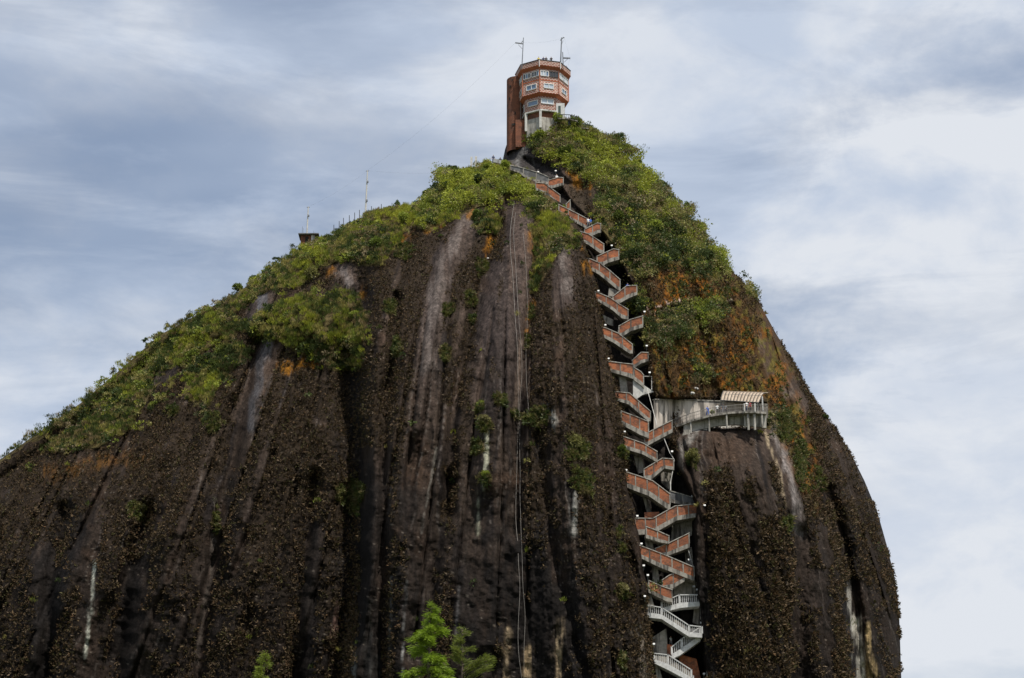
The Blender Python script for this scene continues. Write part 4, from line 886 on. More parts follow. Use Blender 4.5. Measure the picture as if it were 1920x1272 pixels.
tag(MB().bar(pl[0], pl[1], 0.3, 0.25, (0,1,0)).build('concrete_post', M['conc_dark'], None, loc=pl[1]), 'grey concrete post at the right end of the long landing', 'post')
# floodlights
fl_pos = [(1009,323,'r'),(1042,321,'r'),(1147,461,'r'),(1122,546,'l'),(1208.5,585,'r'),(1135,610,'l'),(1212.5,649,'r'),(1141,673,'l'),(1218,699,'r'),(1171,810,'l'),(1272,772,'t'),(1260,847,'r'),(1174,882,'l'),(1298,931,'r'),(1321,948,'r'),(1195,968,'l'),(1202.7,1020,'l'),(1292,1050,'r'),(1207,1061,'l'),(1214.7,1079,'l'),(1301,1100,'r'),(1307,1106,'r'),(1209,1118.5,'l'),(1314.6,1168,'r'),(1226,1208,'l'),(1320,1264,'r')]
fm = MB().box((0,0,0),(0.3,0.2,0.22), Matrix.Rotation(R(-25),3,'X')); fo = fm.build('housing', M['wmetal']); FH = fo.data; bpy.data.objects.remove(fo)
fm = MB().tube([(0,0.05,-0.1),(0,0.25,-0.55),(0,0.9,-0.6)], 0.04, 6); fo = fm.build('bracket', M['metal']); FB = fo.data; bpy.data.objects.remove(fo)
fm = MB().box((0,-0.105,-0.03),(0.25,0.03,0.16), Matrix.Rotation(R(-25),3,'X')); fo = fm.build('lens', M['glass_pale']); FG = fo.data; bpy.data.objects.remove(fo)
cnt = {'l':0,'r':0,'t':0}
ORDN = ['topmost','second from the top','third from the top','fourth from the top','fifth from the top','sixth from the top','seventh from the top','eighth from the top','ninth from the top','tenth from the top','eleventh from the top','twelfth from the top','thirteenth from the top','fourteenth from the top','fifteenth from the top','sixteenth from the top']
for x, y, sd in fl_pos:
    lab = 'white floodlight on the terrace back wall' if sd == 't' else 'white floodlight on the %s edge of the stair gully, %s' % ('left' if sd == 'l' else 'right', ORDN[cnt[sd]])
    cnt[sd] += 1
    yy = Y0-0.35 if sd == 't' else min(bY(x,y)-0.7, surf(x,y)[0].y-0.3)
    e_ = empty('floodlight', P(x,y,yy), lab, 'floodlight', 'floodlights along the stairs')
    for me_, nm in ((FH,'housing'),(FB,'bracket'),(FG,'lens')): dup(me_, nm, ORI[e_.name], e_)
# bare boulders / pale stones on the mossy slope
def stone(px_, py_, s, label):
    c, n_ = surf(px_, py_); mb_ = MB(); vs_ = []
    k0 = 0; rs = random.Random(int(px_*7+py_))
    for a_ in range(5):
        for b_ in range(8):
            la = math.pi*a_/4; lo = 2*math.pi*b_/8; r_ = s*(0.75+0.4*rs.random()); vs_.append(c+Vector((r_*1.2*math.sin(la)*math.cos(lo), r_*0.8*math.sin(la)*math.sin(lo), r_*0.75*math.cos(la))))
    fs_ = [[a_*8+b_, a_*8+(b_+1)%8, (a_+1)*8+(b_+1)%8, (a_+1)*8+b_] for a_ in range(4) for b_ in range(8)]
    mb_.add(vs_, fs_); tag(mb_.build('stone', M['conc_pale'], None, True, loc=c), label, 'stone', 'pale stones on the rock')
stone(1320, 806, 0.42, 'single white rounded stone on the dome under the terrace')
stone(1298, 737, 0.3, 'pale stone on the brown moss above the terrace, left of its pair')
stone(1305, 729, 0.34, 'pale stone on the brown moss above the terrace, right of its pair')
stone(915, 484, 0.28, 'pale flat stone on orange lichen below the left summit')
#PART3
# ------------------------------------------------------------------ vegetation
def unit(v): return v/(np.linalg.norm(v, axis=-1, keepdims=True)+1e-9)
def leaves(Cn, D, Ln, W, col):
    """one diamond leaf per centre: base, two sides, tip"""
    n = len(Cn); D = unit(D); S = unit(np.cross(D, rng.normal(size=(n,3)))); Nn = np.cross(D, S)
    Ln = np.asarray(Ln).reshape(-1,1); W = np.asarray(W).reshape(-1,1)
    V = np.stack([Cn, Cn+D*Ln*0.5+S*W*0.5+Nn*Ln*0.06, Cn+D*Ln, Cn+D*Ln*0.5-S*W*0.5+Nn*Ln*0.06], 1)
    F = np.arange(n*4).reshape(n,4)
    return V.reshape(-1,3), F, np.repeat(col, 4, axis=0)
def sample(weight, n, jitter=0.25):
    w = (weight*CELL).ravel(); tot = w.sum()
    idx = rng.choice(w.size, n, p=w/tot)
    p_ = FRONT.reshape(-1,3)[idx]; nn = NRM.reshape(-1,3)[idx]
    return p_ + rng.normal(size=(n,3))*jitter*np.array([1,0.5,0.6]), nn, PXg.ravel()[idx], PYg.ravel()[idx]
vis = (PYg < 1300)*(edge_fade > 0.0)
PAL = np.array([[0.25,0.28,0.04],[0.17,0.21,0.036],[0.085,0.115,0.03],[0.27,0.25,0.085],[0.21,0.18,0.075],[0.05,0.072,0.022],[0.31,0.34,0.045],[0.16,0.125,0.065],[0.25,0.20,0.12]])
# --- shrub cover: uncountable low thicket
NCL = 15000
STW = [(925,303),(957,316),(990,336),(1012,354),(1045,388),(1075,412),(1092,440),(1098,482),(1118,545)]
STR_ = [(1057,342),(1070,385),(1103,420),(1127,430),(1150,470)]
gap = sstep(fbm(PXg/16, PYg/13, 3, 441), -0.42, -0.1)*sstep(np.minimum(pdist(PXg, PYg, STW), pdist(PXg, PYg, STR_)), 7, 13)
cp_, cn_, cx_, cy_ = sample(np.maximum(veg, 0.6*thin)*vis*(0.10+0.9*gap)*(edge_fade**0.5), NCL, 0.3)
lowf = fbm(cx_/45, cy_/38, 3, 401); hif = fbm(cx_/14, cy_/14, 2, 411)
# sunlit green put into the leaf colour along crests, olive and straw lower down
sun_green = np.clip(1-(cy_-(300+np.abs(cx_-1000)*0.28))/220, 0, 1)
pick = lowf*1.6 + hif*0.9 + sun_green*0.75 - 0.25
brown = fbm(cx_/70, cy_/55, 3, 431) + np.where(cx_ < 600, 0.12, 0) + 0.35*softpoly(cx_, cy_, [(1060,330),(1130,330),(1200,420),(1260,520),(1200,545),(1100,430)], 25) + 0.3*softpoly(cx_, cy_, [(1210,570),(1380,560),(1350,670),(1220,670)], 20) + 0.25*softpoly(cx_,cy_,[(980,380),(1080,430),(1050,560),(990,560)],15)
pick = pick - 0.9*sstep(brown, 0.1, 0.5) - 0.55*softpoly(cx_,cy_,[(1090,340),(1150,330),(1250,440),(1330,500),(1370,560),(1200,560),(1110,430)],30)
ci = np.select([pick > 0.75, pick > 0.40, pick > 0.08, pick > -0.2, pick > -0.5], [6, 0, 1, 3, 2], 5)
ci = np.where((brown > 0.25) & (rng.random(NCL) < 0.5), rng.choice([4,7,8,3,2], NCL), ci)
swap = rng.random(NCL) < 0.16; ci = np.where(swap, rng.integers(0,8,NCL), ci)
ccol = PAL[ci]*(0.8+0.4*rng.random((NCL,1)))
crad = 0.34+0.95*rng.random(NCL)**3 + 0.45*sstep(lowf, 0.1, 0.5)
wing = (cx_ < 790)|((cx_<1080)&(cy_>400))
crad = np.where(wing, 0.22+0.5*rng.random(NCL)**2.5, crad)
ridge = ((cx_ > 545)&(cx_ < 792)&(cy_ < ip(cx_*0+cy_,[(0,0),(0,1)])+480)&(cy_ < 520-(cx_-545)*0.4))
crad = np.where(ridge, 0.3+0.12*rng.random(NCL), crad)
NLV = 31
up_ = np.array([0,-0.15,1.0])
cdir = unit(cn_*0.6+up_)
mound = np.clip(fbm(cx_/22, cy_/17, 3, 461)+0.06, 0, 1)*np.where(wing, 1.0, 2.8)*np.where(ridge, 0.25, 1.0)
near = np.minimum(np.minimum(pdist(cx_, cy_, STW), pdist(cx_, cy_, STR_)), np.minimum(pdist(cx_, cy_, [(985,250),(1050,238),(1100,246)])*0.8, pdist(cx_, cy_, [(875,318),(892,316),(945,308)])*0.9))
mound *= sstep(near, 10, 55); crad = crad*(0.5+0.5*sstep(near, 8, 30))
cp_ = cp_ + cdir*mound[:,None]
dirs = unit(rng.normal(size=(NCL,NLV,3)) + cdir[:,None,:]*0.7)
rad = crad[:,None]*(0.35+0.65*rng.random((NCL,NLV))**0.6)
LC = (cp_ + cdir*(crad*0.35)[:,None])[:,None,:] + dirs*rad[...,None]*np.array([1.1,1.0,0.8])
LD = dirs + 0.7*rng.normal(size=dirs.shape) + np.array([0,0,0.25])
LCOL = np.repeat(ccol, NLV, 0)*(0.72+0.56*rng.random((NCL*NLV,1)))
Ls = 0.24+0.22*rng.random(NCL*NLV)
grassy = np.repeat((wing & (fbm(cx_/30, cy_/25, 2, 451) > -0.1)) | (rng.random(NCL) < 0.15), NLV)
LD2 = LD.reshape(-1,3); LD2 = np.where(grassy[:,None], LD2*0.45 + np.array([0,-0.3,1.0]), LD2)
LCOL = np.where(grassy[:,None], LCOL*np.array([1.18,1.12,1.0]), LCOL)
V, F, Cc = leaves(LC.reshape(-1,3), LD2, np.where(grassy, Ls*1.35, Ls), np.where(grassy, Ls*0.2, Ls*0.5), LCOL)
o = link(bpy.data.objects.new('shrub_cover', np_mesh('shrub_cover', V, F, M['leaf'], Cc)))
tag(o, 'dense green and olive thicket covering the upper slopes of the rock', 'undergrowth', kind='stuff')
# --- tufts and grass on ledges
NT = 3200
cp_, cn_, cx_, cy_ = sample(np.maximum(spot, 0.28*mo*sstep(mon, 0.05, 0.3)*(1-veg))*vis, NT, 0.2)
nb = 16
tcol = np.array([[0.11,0.115,0.03],[0.085,0.10,0.025],[0.14,0.12,0.05],[0.05,0.07,0.02]])[rng.integers(0,4,NT)]
d_ = unit(rng.normal(size=(NT,nb,3))*0.8 + (cn_*0.8+np.array([0,0,0.3]))[:,None,:])
Cn = np.repeat(cp_, nb, 0); Ls = 0.35+0.4*rng.random(NT*nb)
V, F, Cc = leaves(Cn, d_.reshape(-1,3), Ls, Ls*0.22, np.repeat(tcol,nb,0)*(0.7+0.6*rng.random((NT*nb,1))))
o = link(bpy.data.objects.new('ledge_tufts', np_mesh('ledge_tufts', V, F, M['leaf'], Cc)))
tag(o, 'scattered grass and fern tufts on cracks of the bare rock face', 'grass', kind='stuff')
# --- bromeliad crust on the stone
NRS = 82000
dens = rough*vis*(0.35+0.65*sstep(fbm(PXg/30,PYg/40,3,421), -0.25, 0.25))
big = softpoly(PXg, PYg, [(1330,900),(1440,860),(1480,960),(1520,1000),(1580,1150),(1570,1272),(1345,1272),(1320,1050)], 20)
dens = dens*(1+0.8*big)
cp_, cn_, cx_, cy_ = sample(dens, NRS, 0.12)
nb = 5
bg_ = np.interp(cy_, [400,1272], [0.85,1.15])*(1+0.22*((cx_>1330)&(cx_<1580)&(cy_>880)))
sz = (0.19+0.30*rng.random(NRS)**1.8)*bg_
base = np.array([[0.070,0.048,0.020],[0.10,0.068,0.032],[0.035,0.025,0.012],[0.12,0.09,0.052],[0.062,0.056,0.017],[0.088,0.052,0.022]])
bc_ = base[rng.choice(6, NRS, p=[.28,.22,.22,.09,.10,.09])]
d_ = unit(rng.normal(size=(NRS,nb,3)) + (cn_*0.95)[:,None,:]+np.array([0,0,0.35]))
Ls = np.repeat(sz, nb)*(0.7+0.6*rng.random(NRS*nb))
V, F, Cc = leaves(np.repeat(cp_, nb, 0), d_.reshape(-1,3), Ls, Ls*0.34, np.repeat(bc_,nb,0)*(0.65+0.75*rng.random((NRS*nb,1))))
o = link(bpy.data.objects.new('bromeliad_crust', np_mesh('bromeliad_crust', V, F, M['rosette'], Cc*np.array([1.0,0.98,1.12]))))
tag(o, 'brown crust of small bromeliads clinging to the rock faces', 'plants', kind='stuff')

# --- individual shrubs
def shrub_mesh(seed, n, sx, sz, col, leaf, sparse=0.0):
    r_ = np.random.default_rng(seed)
    nl = 7
    lob = unit(r_.normal(size=(nl,3))+np.array([0,0,0.6]))*r_.uniform(0.25,0.62,(nl,1)); lr = r_.uniform(0.28,0.5,nl)
    k = r_.integers(0,nl,n); d = unit(r_.normal(size=(n,3)))
    Cn = lob[k]+d*(lr[k]*(0.45+0.55*r_.random(n)**0.5))[:,None]; Cn = Cn*np.array([sx,sx*0.9,sz]); Cn[:,2] += sz*0.75
    lc = np.array(col)*(0.75+0.5*r_.random((nl,1)))
    Ls = leaf*(0.7+0.6*r_.random(n))
    global rng; keep = rng; rng = r_
    V, F, Cc = leaves(Cn, d+0.6*r_.normal(size=(n,3))+np.array([0,0,0.2]), Ls, Ls*0.5, lc[k]*(0.7+0.6*r_.random((n,1)))); rng = keep
    cm_ = np_mesh('crown', V, F, M['leaf'], Cc)
    st = MB()
    for j in range(nl):
        e = Vector(lob[j]*np.array([sx,sx*0.9,sz]))+Vector((0,0,sz*0.7)); m_ = e*0.45+Vector(r_.normal(size=3)*0.06); m_.z = e.z*0.4
        st.tube([(0,0,-0.35), m_, e], [0.05,0.035,0.015], 5)
    so = st.build('stem', M['wood']); sm_ = so.data; bpy.data.objects.remove(so)
    return cm_, sm_
def twig_mesh(seed, h, spread, nleaf, col, leaf, levels=3):
    r_ = random.Random(seed); mb_ = MB(); tips = []
    def grow(p_, d, ln, rad_, lev):
        q_ = p_ + d*ln; mid = p_.lerp(q_,0.5)+Vector((r_.uniform(-.06,.06),r_.uniform(-.06,.06),r_.uniform(-.02,.05)))*ln
        mb_.tube([p_, mid, q_], [rad_, rad_*0.8, rad_*0.55], 4)
        if lev == 0: tips.append((q_, d)); return
        for _ in range(r_.choice((2,3,3))):
            nd = (d + Vector((r_.uniform(-1,1),r_.uniform(-1,1),r_.uniform(-0.25,0.55)))*spread).normalized()
            grow(q_, nd, ln*r_.uniform(0.55,0.8), rad_*0.55, lev-1)
    grow(Vector((0,0,-0.3)), Vector((r_.uniform(-.2,.2),-0.1,1)).normalized(), h*0.42, 0.05, levels)
    so = mb_.build('branches', M['wood']); sm_ = so.data; bpy.data.objects.remove(so)
    rr_ = np.random.default_rng(seed)
    T = np.array([list(t_[0]) for t_ in tips]); k = rr_.integers(0,len(T),nleaf)
    Ls = leaf*(0.7+0.6*rr_.random(nleaf))
    V, F, Cc = leaves(T[k]+rr_.normal(size=(nleaf,3))*0.13, rr_.normal(size=(nleaf,3))+np.array([0,0,0.3]), Ls, Ls*0.5, np.array(col)*(0.6+0.7*rr_.random((nleaf,1))))
    return np_mesh('crown', V, F, M['leaf'], Cc), sm_
SH = {
 'bright': shrub_mesh(1, 900, 1.0, 0.9, (0.21,0.25,0.04), 0.26), 'mid': shrub_mesh(2, 900, 1.0, 0.95, (0.13,0.17,0.032), 0.26), 'dark': shrub_mesh(3, 950, 1.0, 0.85, (0.07,0.10,0.028), 0.25),
 'olive': shrub_mesh(4, 800, 1.1, 0.8, (0.17,0.165,0.052), 0.24), 'straw': shrub_mesh(5, 700, 1.0, 0.7, (0.22,0.2,0.085), 0.24), 'tall': shrub_mesh(6, 900, 0.75, 1.4, (0.12,0.17,0.038), 0.25), 'flat': shrub_mesh(8, 800, 1.4, 0.55, (0.08,0.11,0.03), 0.24)}
TW = [twig_mesh(11, 2.4, 0.8, 130, (0.05,0.065,0.03), 0.22), twig_mesh(12, 2.2, 1.0, 220, (0.05,0.075,0.025), 0.24), twig_mesh(13, 2.0, 0.9, 30, (0.07,0.07,0.04), 0.2), twig_mesh(14, 2.6, 0.75, 420, (0.045,0.08,0.02), 0.26)]
SHRUBS = [ # px, py, kind, scale, label
 (430,548,'mid',1.1,'rounded green shrub on the left skyline below the hut'),(470,528,'flat',1.0,'low flat dark shrub on the left skyline below the hut'),(822,340,'tall',1.3,'tall leafy shrub at the left shoulder of the left summit'),(845,328,'dark',1.3,'dark dense shrub on the left edge of the left summit'),
 (800,372,'mid',1.1,'green shrub in the notch left of the left summit'),(742,394,'tall',0.9,'small upright shrub between fence posts on the ridge'),(860,334,'mid',1.1,'broad green shrub left of the two pale pillars'),(915,320,'bright',0.8,'bright shrub right of the two pale pillars'),
 (948,322,'bright',1.2,'bright shrub directly left of the grey ramp wall'),(905,345,'dark',1.5,'large dark shrub in the middle of the left summit'),(860,372,'mid',1.5,'wide green shrub above the bare grey streak'),(915,428,'dark',1.3,'round dark shrub alone between two bare rock streaks'),(893,410,'mid',1.0,'smaller green shrub touching the round dark shrub'),
 (1045,236,'bright',1.4,'bright shrub right at the foot of the tower'),(1075,238,'mid',1.2,'green shrub under the railing right of the tower'),(1010,268,'bright',1.5,'large bright shrub below the base of the tower'),(972,266,'dark',0.6,'dark shrub at the foot of the round brick turret'),(1115,258,'olive',1.1,'olive shrub on the skyline right of the tower railing'),
 (1195,316,'mid',1.2,'green shrub on the right skyline below the thin tree'),(1215,330,'dark',1.0,'dark shrub next below on the right skyline'),(1290,402,'tall',1.2,'upright shrub on the right skyline halfway down'),(1318,440,'mid',1.2,'green shrub on the right skyline above the mossy edge'),(1345,484,'dark',1.1,'dark shrub where the right skyline turns bare'),
 (1418,556,'dark',0.9,'lone dark shrub on the mossy right skyline'),(1545,786,'flat',0.9,'small flat shrub on the bare right edge far below'),(1408,545,'olive',0.8,'olive shrub just above the lone dark shrub on the right edge'),
 (1312,604,'bright',1.6,'bright leafy shrub in the mossy slope right of the stairs'),(1270,628,'olive',1.5,'broad olive shrub on the mossy slope nearer the stairs'),(1320,706,'olive',1.2,'round olive shrub on brown moss above the terrace'),(1193,575,'mid',1.0,'green shrub wedged beside a brick flight'),
 (640,650,'mid',1.2,'large green bush on the lower left vegetated bulge'),(610,672,'bright',1.0,'bright bush at the bottom of the left vegetated bulge'),(665,600,'bright',1.0,'bright bush at the right edge of the left vegetated bulge'),(560,585,'olive',1.0,'broad olive bush at the top of the left vegetated bulge'),
 (1080,838,'olive',1.2,'olive bush alone on the central rock prow'),(908,792,'straw',1.0,'straw coloured tuft on the pale streak of the central face'),(903,764,'bright',0.7,'bright tuft above the pale streak of the central face'),(912,898,'bright',0.7,'small bright tuft low on the pale streak'),(965,778,'dark',0.6,'tiny dark tuft beside the hanging cables'),
 (1300,862,'olive',1.2,'dark olive bush on the dome below the terrace'),(262,958,'straw',1.4,'yellowish bush alone on the dark left face'),(1166,850,'mid',0.8,'green tuft at the left edge of the stair gully'),(1165,1110,'straw',1.1,'straw tuft on the crack left of the lower stairs'),(1165,1240,'straw',1.1,'lowest straw tuft left of the white flights'),(886,602,'dark',0.9,'dark tuft on the bare central slab'),(1110,462,'olive',0.9,'olive shrub where the top flights leave the thicket'),
 (1335,782,'bright',0.45,'small plant growing on the viewing terrace'),(1440,788,'olive',1.1,'olive bush at the right end of the viewing terrace'),(1160,420,'mid',1.3,'green bush right of the person in blue'),(1140,330,'olive',1.4,'olive bush right of the topmost brick flight'),(1230,440,'bright',1.5,'bright bush in the middle of the right shoulder'),(1060,300,'mid',1.6,'wide green bush above the dark alcove'),(700,470,'mid',1.5,'green bush above the bare rock patch on the left slope'),(590,520,'olive',1.4,'olive bush left of the bare rock patch'),(760,420,'bright',1.3,'bright bush below the end of the ridge wall'),
]
for x, y, kd, sc, lab in SHRUBS:
    s_, n_ = surf(x, y)
    if lab.startswith('small plant'): s_ = P(1335,779,Y0-3.2)
    e_ = empty('shrub', s_+n_*0.1, lab, 'shrub', 'shrubs growing on the rock')
    e_.rotation_euler = (R(random.uniform(-8,14)), R(random.uniform(-8,8)), random.uniform(0,6.28)); e_.scale = (sc,sc,sc)
    for me_, nm in zip(SH[kd], ('crown','stem')): c_ = bpy.data.objects.new(nm, me_); link(c_, e_)
TWIGS = [(85,798,0,1.0,'bare spreading twiggy tree lowest on the left skyline'),(62,812,2,0.7,'tiny twig bush beside the lowest skyline tree'),(200,708,1,1.0,'dark leafy twig tree on the lower left skyline'),(240,676,2,0.8,'thin twigs between two dark trees on the left skyline'),(268,652,3,0.7,'small dark tree midway along the left skyline'),(296,624,1,0.9,'dark twig tree above the midway tree on the left skyline'),(335,600,2,0.8,'pale bare twigs above the dark trees of the left skyline'),(540,480,0,1.1,'bare twiggy tree just below the brick hut'),(520,500,3,0.7,'small dark leafy tree below the twiggy hut tree'),(492,515,1,0.7,'leaning dark tree on the skyline further below the hut'),(1160,284,3,1.3,'spreading thin tree on the skyline right of the tower'),(1112,248,2,0.8,'leafless twig on the skyline beside the tower railing'),(403,962,2,1.3,'dead white tree standing against the dark left face'),(1135,268,1,0.9,'small leafy tree between the tower and the spreading tree'),(1585,850,2,0.6,'thin twigs on the bare right edge of the rock')]
for x, y, k, sc, lab in TWIGS:
    s_, n_ = surf(x, y); e_ = empty('small_tree', s_, lab, 'tree', 'small trees on the rock'); e_.scale = (sc,sc,sc); e_.rotation_euler = (0,0,(x*1.7)%6.28)
    for me_, nm in zip(TW[k], ('crown','branches')): c_ = bpy.data.objects.new(nm, me_); link(c_, e_)

# --- conifers in the foreground, their tips rising into the picture
def conifer(tip_px, Yt, width_m, col, seed, label, lean, droop, dens=1.0, spray=0.34, up=0.25, grow=0.42, gap=1.0):
    r_ = random.Random(seed); q = np.random.default_rng(seed)
    tip = P(tip_px[0], tip_px[1], Yt); base_ = Vector((tip.x-lean*tip.z*0.12, Yt, 0)); H = tip.z
    e_ = empty('conifer', base_, label, 'tree', 'conifers in the foreground')
    def trunk(f): return base_.lerp(tip, f) + Vector((lean*0.25*math.sin(f*9), 0, 0))*(1-f)
    MB().tube([trunk(k/14) for k in range(15)], [0.16*(1-k/14)+0.012 for k in range(15)], 7).build('trunk', M['bark'], e_)
    br = MB(); C_, D_, S_ = [], [], []
    f = 1.0; nbr = 0
    while f > 0.35:
        dtip = (1-f)*H
        ln = min(width_m*0.62, 0.12+grow*dtip)*r_.uniform(0.4,1.35)
        az = r_.uniform(0,6.283); p_ = trunk(f); d = Vector((math.cos(az), math.sin(az), up+r_.uniform(-.1,.35)))
        pts = [p_]; cur = p_.copy(); dd = d.normalized(); ns = 7
        for k in range(ns):
            cur = cur + dd*(ln/ns); dd = (dd + Vector((0,0,-droop*0.13 + (0.05 if k > 4 else 0)))).normalized(); pts.append(cur.copy())
        br.tube(pts, [0.03*(1-k/(ns+1))+0.004 for k in range(ns+1)], 4)
        m_ = int((40 + 150*ln)*dens)
        for _ in range(m_):
            u = r_.uniform(0.08,1.0)*ns; k = min(ns-1, int(u)); pp = pts[k].lerp(pts[k+1], u-k); td = (pts[k+1]-pts[k]).normalized()
            C_.append(pp + Vector((r_.gauss(0,1),r_.gauss(0,1),r_.gauss(0,1)))*0.045); 
            sd = td.cross(Vector((0,0,1))).normalized()*r_.choice((-1,1))
            D_.append(td*0.75+sd*r_.uniform(0.2,0.9)+Vector((0,0,r_.uniform(-0.55*droop-0.1,0.4)))); S_.append(spray*r_.uniform(0.45,1.1)*(0.6+0.4*min(1,dtip)))
        f -= gap*(0.06+0.022*dtip)/H*r_.uniform(0.4,1.6); nbr += 1
    br.build('branch', M['bark'], e_)
    C_ = np.array([list(c) for c in C_])-np.array(base_); D_ = np.array([list(c) for c in D_]); S_ = np.array(S_)
    global rng; keep = rng; rng = q
    cc = np.array(col)*(0.6+0.75*q.random((len(C_),1)))
    V, F, Cc = leaves(C_, D_, S_, S_*0.10, cc); rng = keep
    link(bpy.data.objects.new('crown', np_mesh('crown', V, F, M['needle'], Cc)), e_)
conifer((808,1136), -196, 2.0, (0.185,0.27,0.02), 5, 'bright green feathery conifer tip rising at the bottom centre', 0.25, 0.95, 3.4, 0.2, 0.3, 0.36)
conifer((866,1180), -193, 2.6, (0.14,0.17,0.028), 9, 'darker olive conifer just right of the bright green one', -0.2, 0.3, 2.2, 0.2, 0.4, 0.55, 1.6)
conifer((498,1228), -190, 1.3, (0.2,0.25,0.03), 14, 'small leaning conifer tip at the bottom left of centre', 0.9, 0.8, 2.0, 0.18, 0.3, 0.3)

# ------------------------------------------------------------------ people
def body(pose):
    J = [(0,0,0.95),(0,0,1.12),(0,0,1.32),(0,-0.01,1.45),(0,-0.02,1.52),(0,-0.03,1.62),(0,-0.02,1.70)]
    Rr = [(.15,.11),(.135,.10),(.165,.11),(.07,.07),(.06,.062),(.085,.10),(.06,.07)]
    E = [(0,1),(1,2),(2,3),(3,4),(4,5),(5,6)]
    def add(pts, rads, root):
        k = root
        for p_, r_ in zip(pts, rads): J.append(p_); Rr.append((r_,r_)); E.append((k, len(J)-1)); k = len(J)-1
    for s in (-1,1):
        if pose == 'rail': arm = [(s*.19,0,1.38),(s*.26,-.08,1.16),(s*.2,-.32,1.08),(s*.17,-.4,1.08)]
        elif pose == 'walk': arm = [(s*.19,0,1.38),(s*.25,s*.1,1.14),(s*.25,s*.16-.1,.93),(s*.25,s*.18-.14,.85)]
        else: arm = [(s*.19,0,1.38),(s*.25,.03,1.13),(s*.27,-.05,.90),(s*.27,-.07,.82)]
        add(arm, (.065,.045,.035,.04), 2)
        if pose == 'walk': leg = [(s*.10,0,.88),(s*.1,-s*.16,.5),(s*.1,-s*.2+.06,.09),(s*.11,-s*.2-.1,.045)]
        else: leg = [(s*.10,0,.88),(s*.12,-.02,.5),(s*.13,.03,.09),(s*.14,-.13,.045)]
        add(leg, (.095,.062,.045,.045), 0)
    me_ = bpy.data.meshes.new('b'); me_.from_pydata(J, E, []); o_ = bpy.data.objects.new('b', me_); link(o_)
    md = o_.modifiers.new('s','SKIN'); 
    if not me_.skin_vertices: me_.skin_vertices.new()
    for k, r_ in enumerate(Rr): me_.skin_vertices[0].data[k].radius = r_
    me_.skin_vertices[0].data[0].use_root = True
    sb = o_.modifiers.new('u','SUBSURF'); sb.levels = 1; sb.render_levels = 1
    dg = bpy.context.evaluated_depsgraph_get(); out = bpy.data.meshes.new_from_object(o_.evaluated_get(dg)); bpy.data.objects.remove(o_); return out
BODY = {k: body(k) for k in ('stand','rail','walk')}
CM = {}
def cloth(c):
    if c not in CM: CM[c] = noise_mat('cloth_%d' % len(CM), tuple(x*0.85 for x in c), c, 9, 0.85)
    return CM[c]
SKIN = (0.42,0.25,0.17)
def person(loc, face, shirt, trousers, hair, pose, label, grp):
    me_ = BODY[pose].copy(); me_.name = 'person'; me_.materials.clear()
    for c in (SKIN, shirt, trousers, hair, (0.03,0.03,0.03)): me_.materials.append(cloth(c))
    for p_ in me_.polygons:
        x, y, z = p_.center
        if z > 1.66 or (z > 1.56 and y > 0.03): i = 3
        elif z > 1.46: i = 0
        elif z < 0.075: i = 4
        elif (abs(x) > 0.21 or y < -0.2) and z < 1.2 and z > 0.78: i = 0
        elif z > 0.96: i = 1
        else: i = 2
        p_.material_index = i; p_.use_smooth = True
    o_ = bpy.data.objects.new('person', me_); link(o_); o_.location = loc; o_.rotation_euler = (0,0,face); tag(o_, label, 'person', grp)
WHT, BLU, RED, BLK, GRY, NAV, KHK, YEL = (0.75,0.75,0.75),(0.03,0.12,0.5),(0.35,0.02,0.04),(0.02,0.02,0.022),(0.2,0.2,0.22),(0.03,0.04,0.10),(0.3,0.24,0.15),(0.6,0.5,0.1)
HB, HC = (0.025,0.018,0.014), (0.12,0.07,0.03)
g_ = 'people on the viewing terrace'
def tz(px_): return float(np.interp(px_, [e[0] for e in edge], zdeck))
for px_, dy, fc, sh, tr, hr, ps, lab in [(1327,-3.0,0.4,BLU,BLU,HB,'walk','person in blue walking along the curved terrace railing'),(1345,-3.2,2.8,WHT,BLK,HB,'rail','person in white top and black trousers behind the terrace railing'),(1356,-3.0,0.2,GRY,GRY,HB,'stand','person in grey at the middle of the terrace railing'),(1360,-2.6,-0.4,WHT,GRY,WHT,'stand','person in white behind the grey clad person on the terrace')]:
    q = P(px_, 775, Y0+dy); person((q.x, Y0+dy, tz(px_)), fc, sh, tr, hr, ps, lab, g_)
zb = bc[0].z
person((P(1400.5,766,Y0-4.4).x, Y0-4.45, zb+0.02), 0.5, WHT, NAV, HC, 'stand', 'person in white shirt and dark trousers on the small balcony', g_)
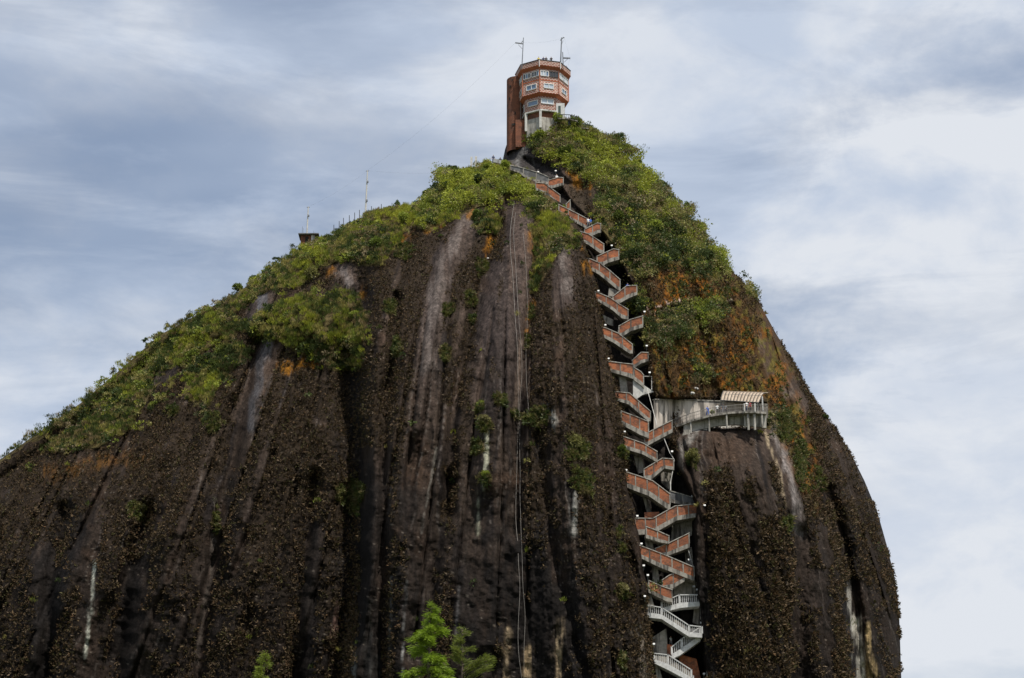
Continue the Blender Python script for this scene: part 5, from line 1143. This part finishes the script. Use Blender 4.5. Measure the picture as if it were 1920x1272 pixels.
person((P(1406.5,766,Y0-4.4).x, Y0-4.3, zb+0.02), -0.7, RED, BLK, HB, 'stand', 'person in dark red shirt on the small balcony', g_)
g_ = 'people on the tower roof'
for px_, py_, sh, hr, lab in [(1010,117,YEL,HC,'person in tan top at the front left of the tower roof'),(1019,117,NAV,HB,'dark clothed person looking over the tower parapet centre'),(1024,117,BLK,HB,'person half hidden beside the dark clothed one on the tower'),(1033.5,117,BLK,HB,'dark haired person right of centre on the tower roof'),(1063,131,GRY,HB,'person at the right end of the tower parapet'),(1067,133,NAV,HB,'person at the far right corner of the tower parapet')]:
    q = P(px_, py_, TY-3.9 if px_ < 1050 else TY-0.6); person((q.x if px_ < 1050 else q.x-0.45, q.y, TZ+8.35), random.uniform(-.5,.5), sh, NAV, hr, 'rail', lab, g_)
g_ = 'people on the stairs'
def stand_at(px_, py_, Yq, *a): person(P(px_, py_, Yq), *a)
stand_at(1107.5, 428, FLY[5]+0.6, 0.3, BLU, KHK, HB, 'walk', 'person in bright blue shirt on the upper stairs', g_)
stand_at(1103, 427, FLY[5]+1.1, 0.0, WHT, GRY, HC, 'stand', 'person in white behind the one in the blue shirt', g_)
stand_at(1044, 345, FLY[1]+0.7, 0.2, WHT, GRY, WHT, 'stand', 'person with white hat behind the topmost small brick flight', g_)
stand_at(1177, 551, FLY[9]+0.7, 0.2, BLU, NAV, BLU, 'stand', 'person with blue cap behind a brick parapet', g_)
stand_at(1258, 1216, FLY[31]+2.2, 0.6, WHT, GRY, HB, 'walk', 'person in white in the shade between the white flights', g_)
stand_at(962, 326, 46.6, 0.4, RED, NAV, HB, 'walk', 'person in reddish top on the grey ramp', g_)
stand_at(967, 328, 46.6, 0.8, WHT, KHK, HC, 'stand', 'person in light clothes on the grey ramp', g_)
stand_at(925, 308, 51, 0.2, NAV, NAV, HB, 'stand', 'dark clothed person on the crest of the left summit', g_)
stand_at(938, 312, 51, 0.2, BLK, NAV, HB, 'stand', 'dark clothed person where the ramp meets the boulder', g_)
stand_at(1067, 236, TY-4.2, 0.2, BLK, NAV, HB, 'rail', 'person at the railing right of the tower', g_)
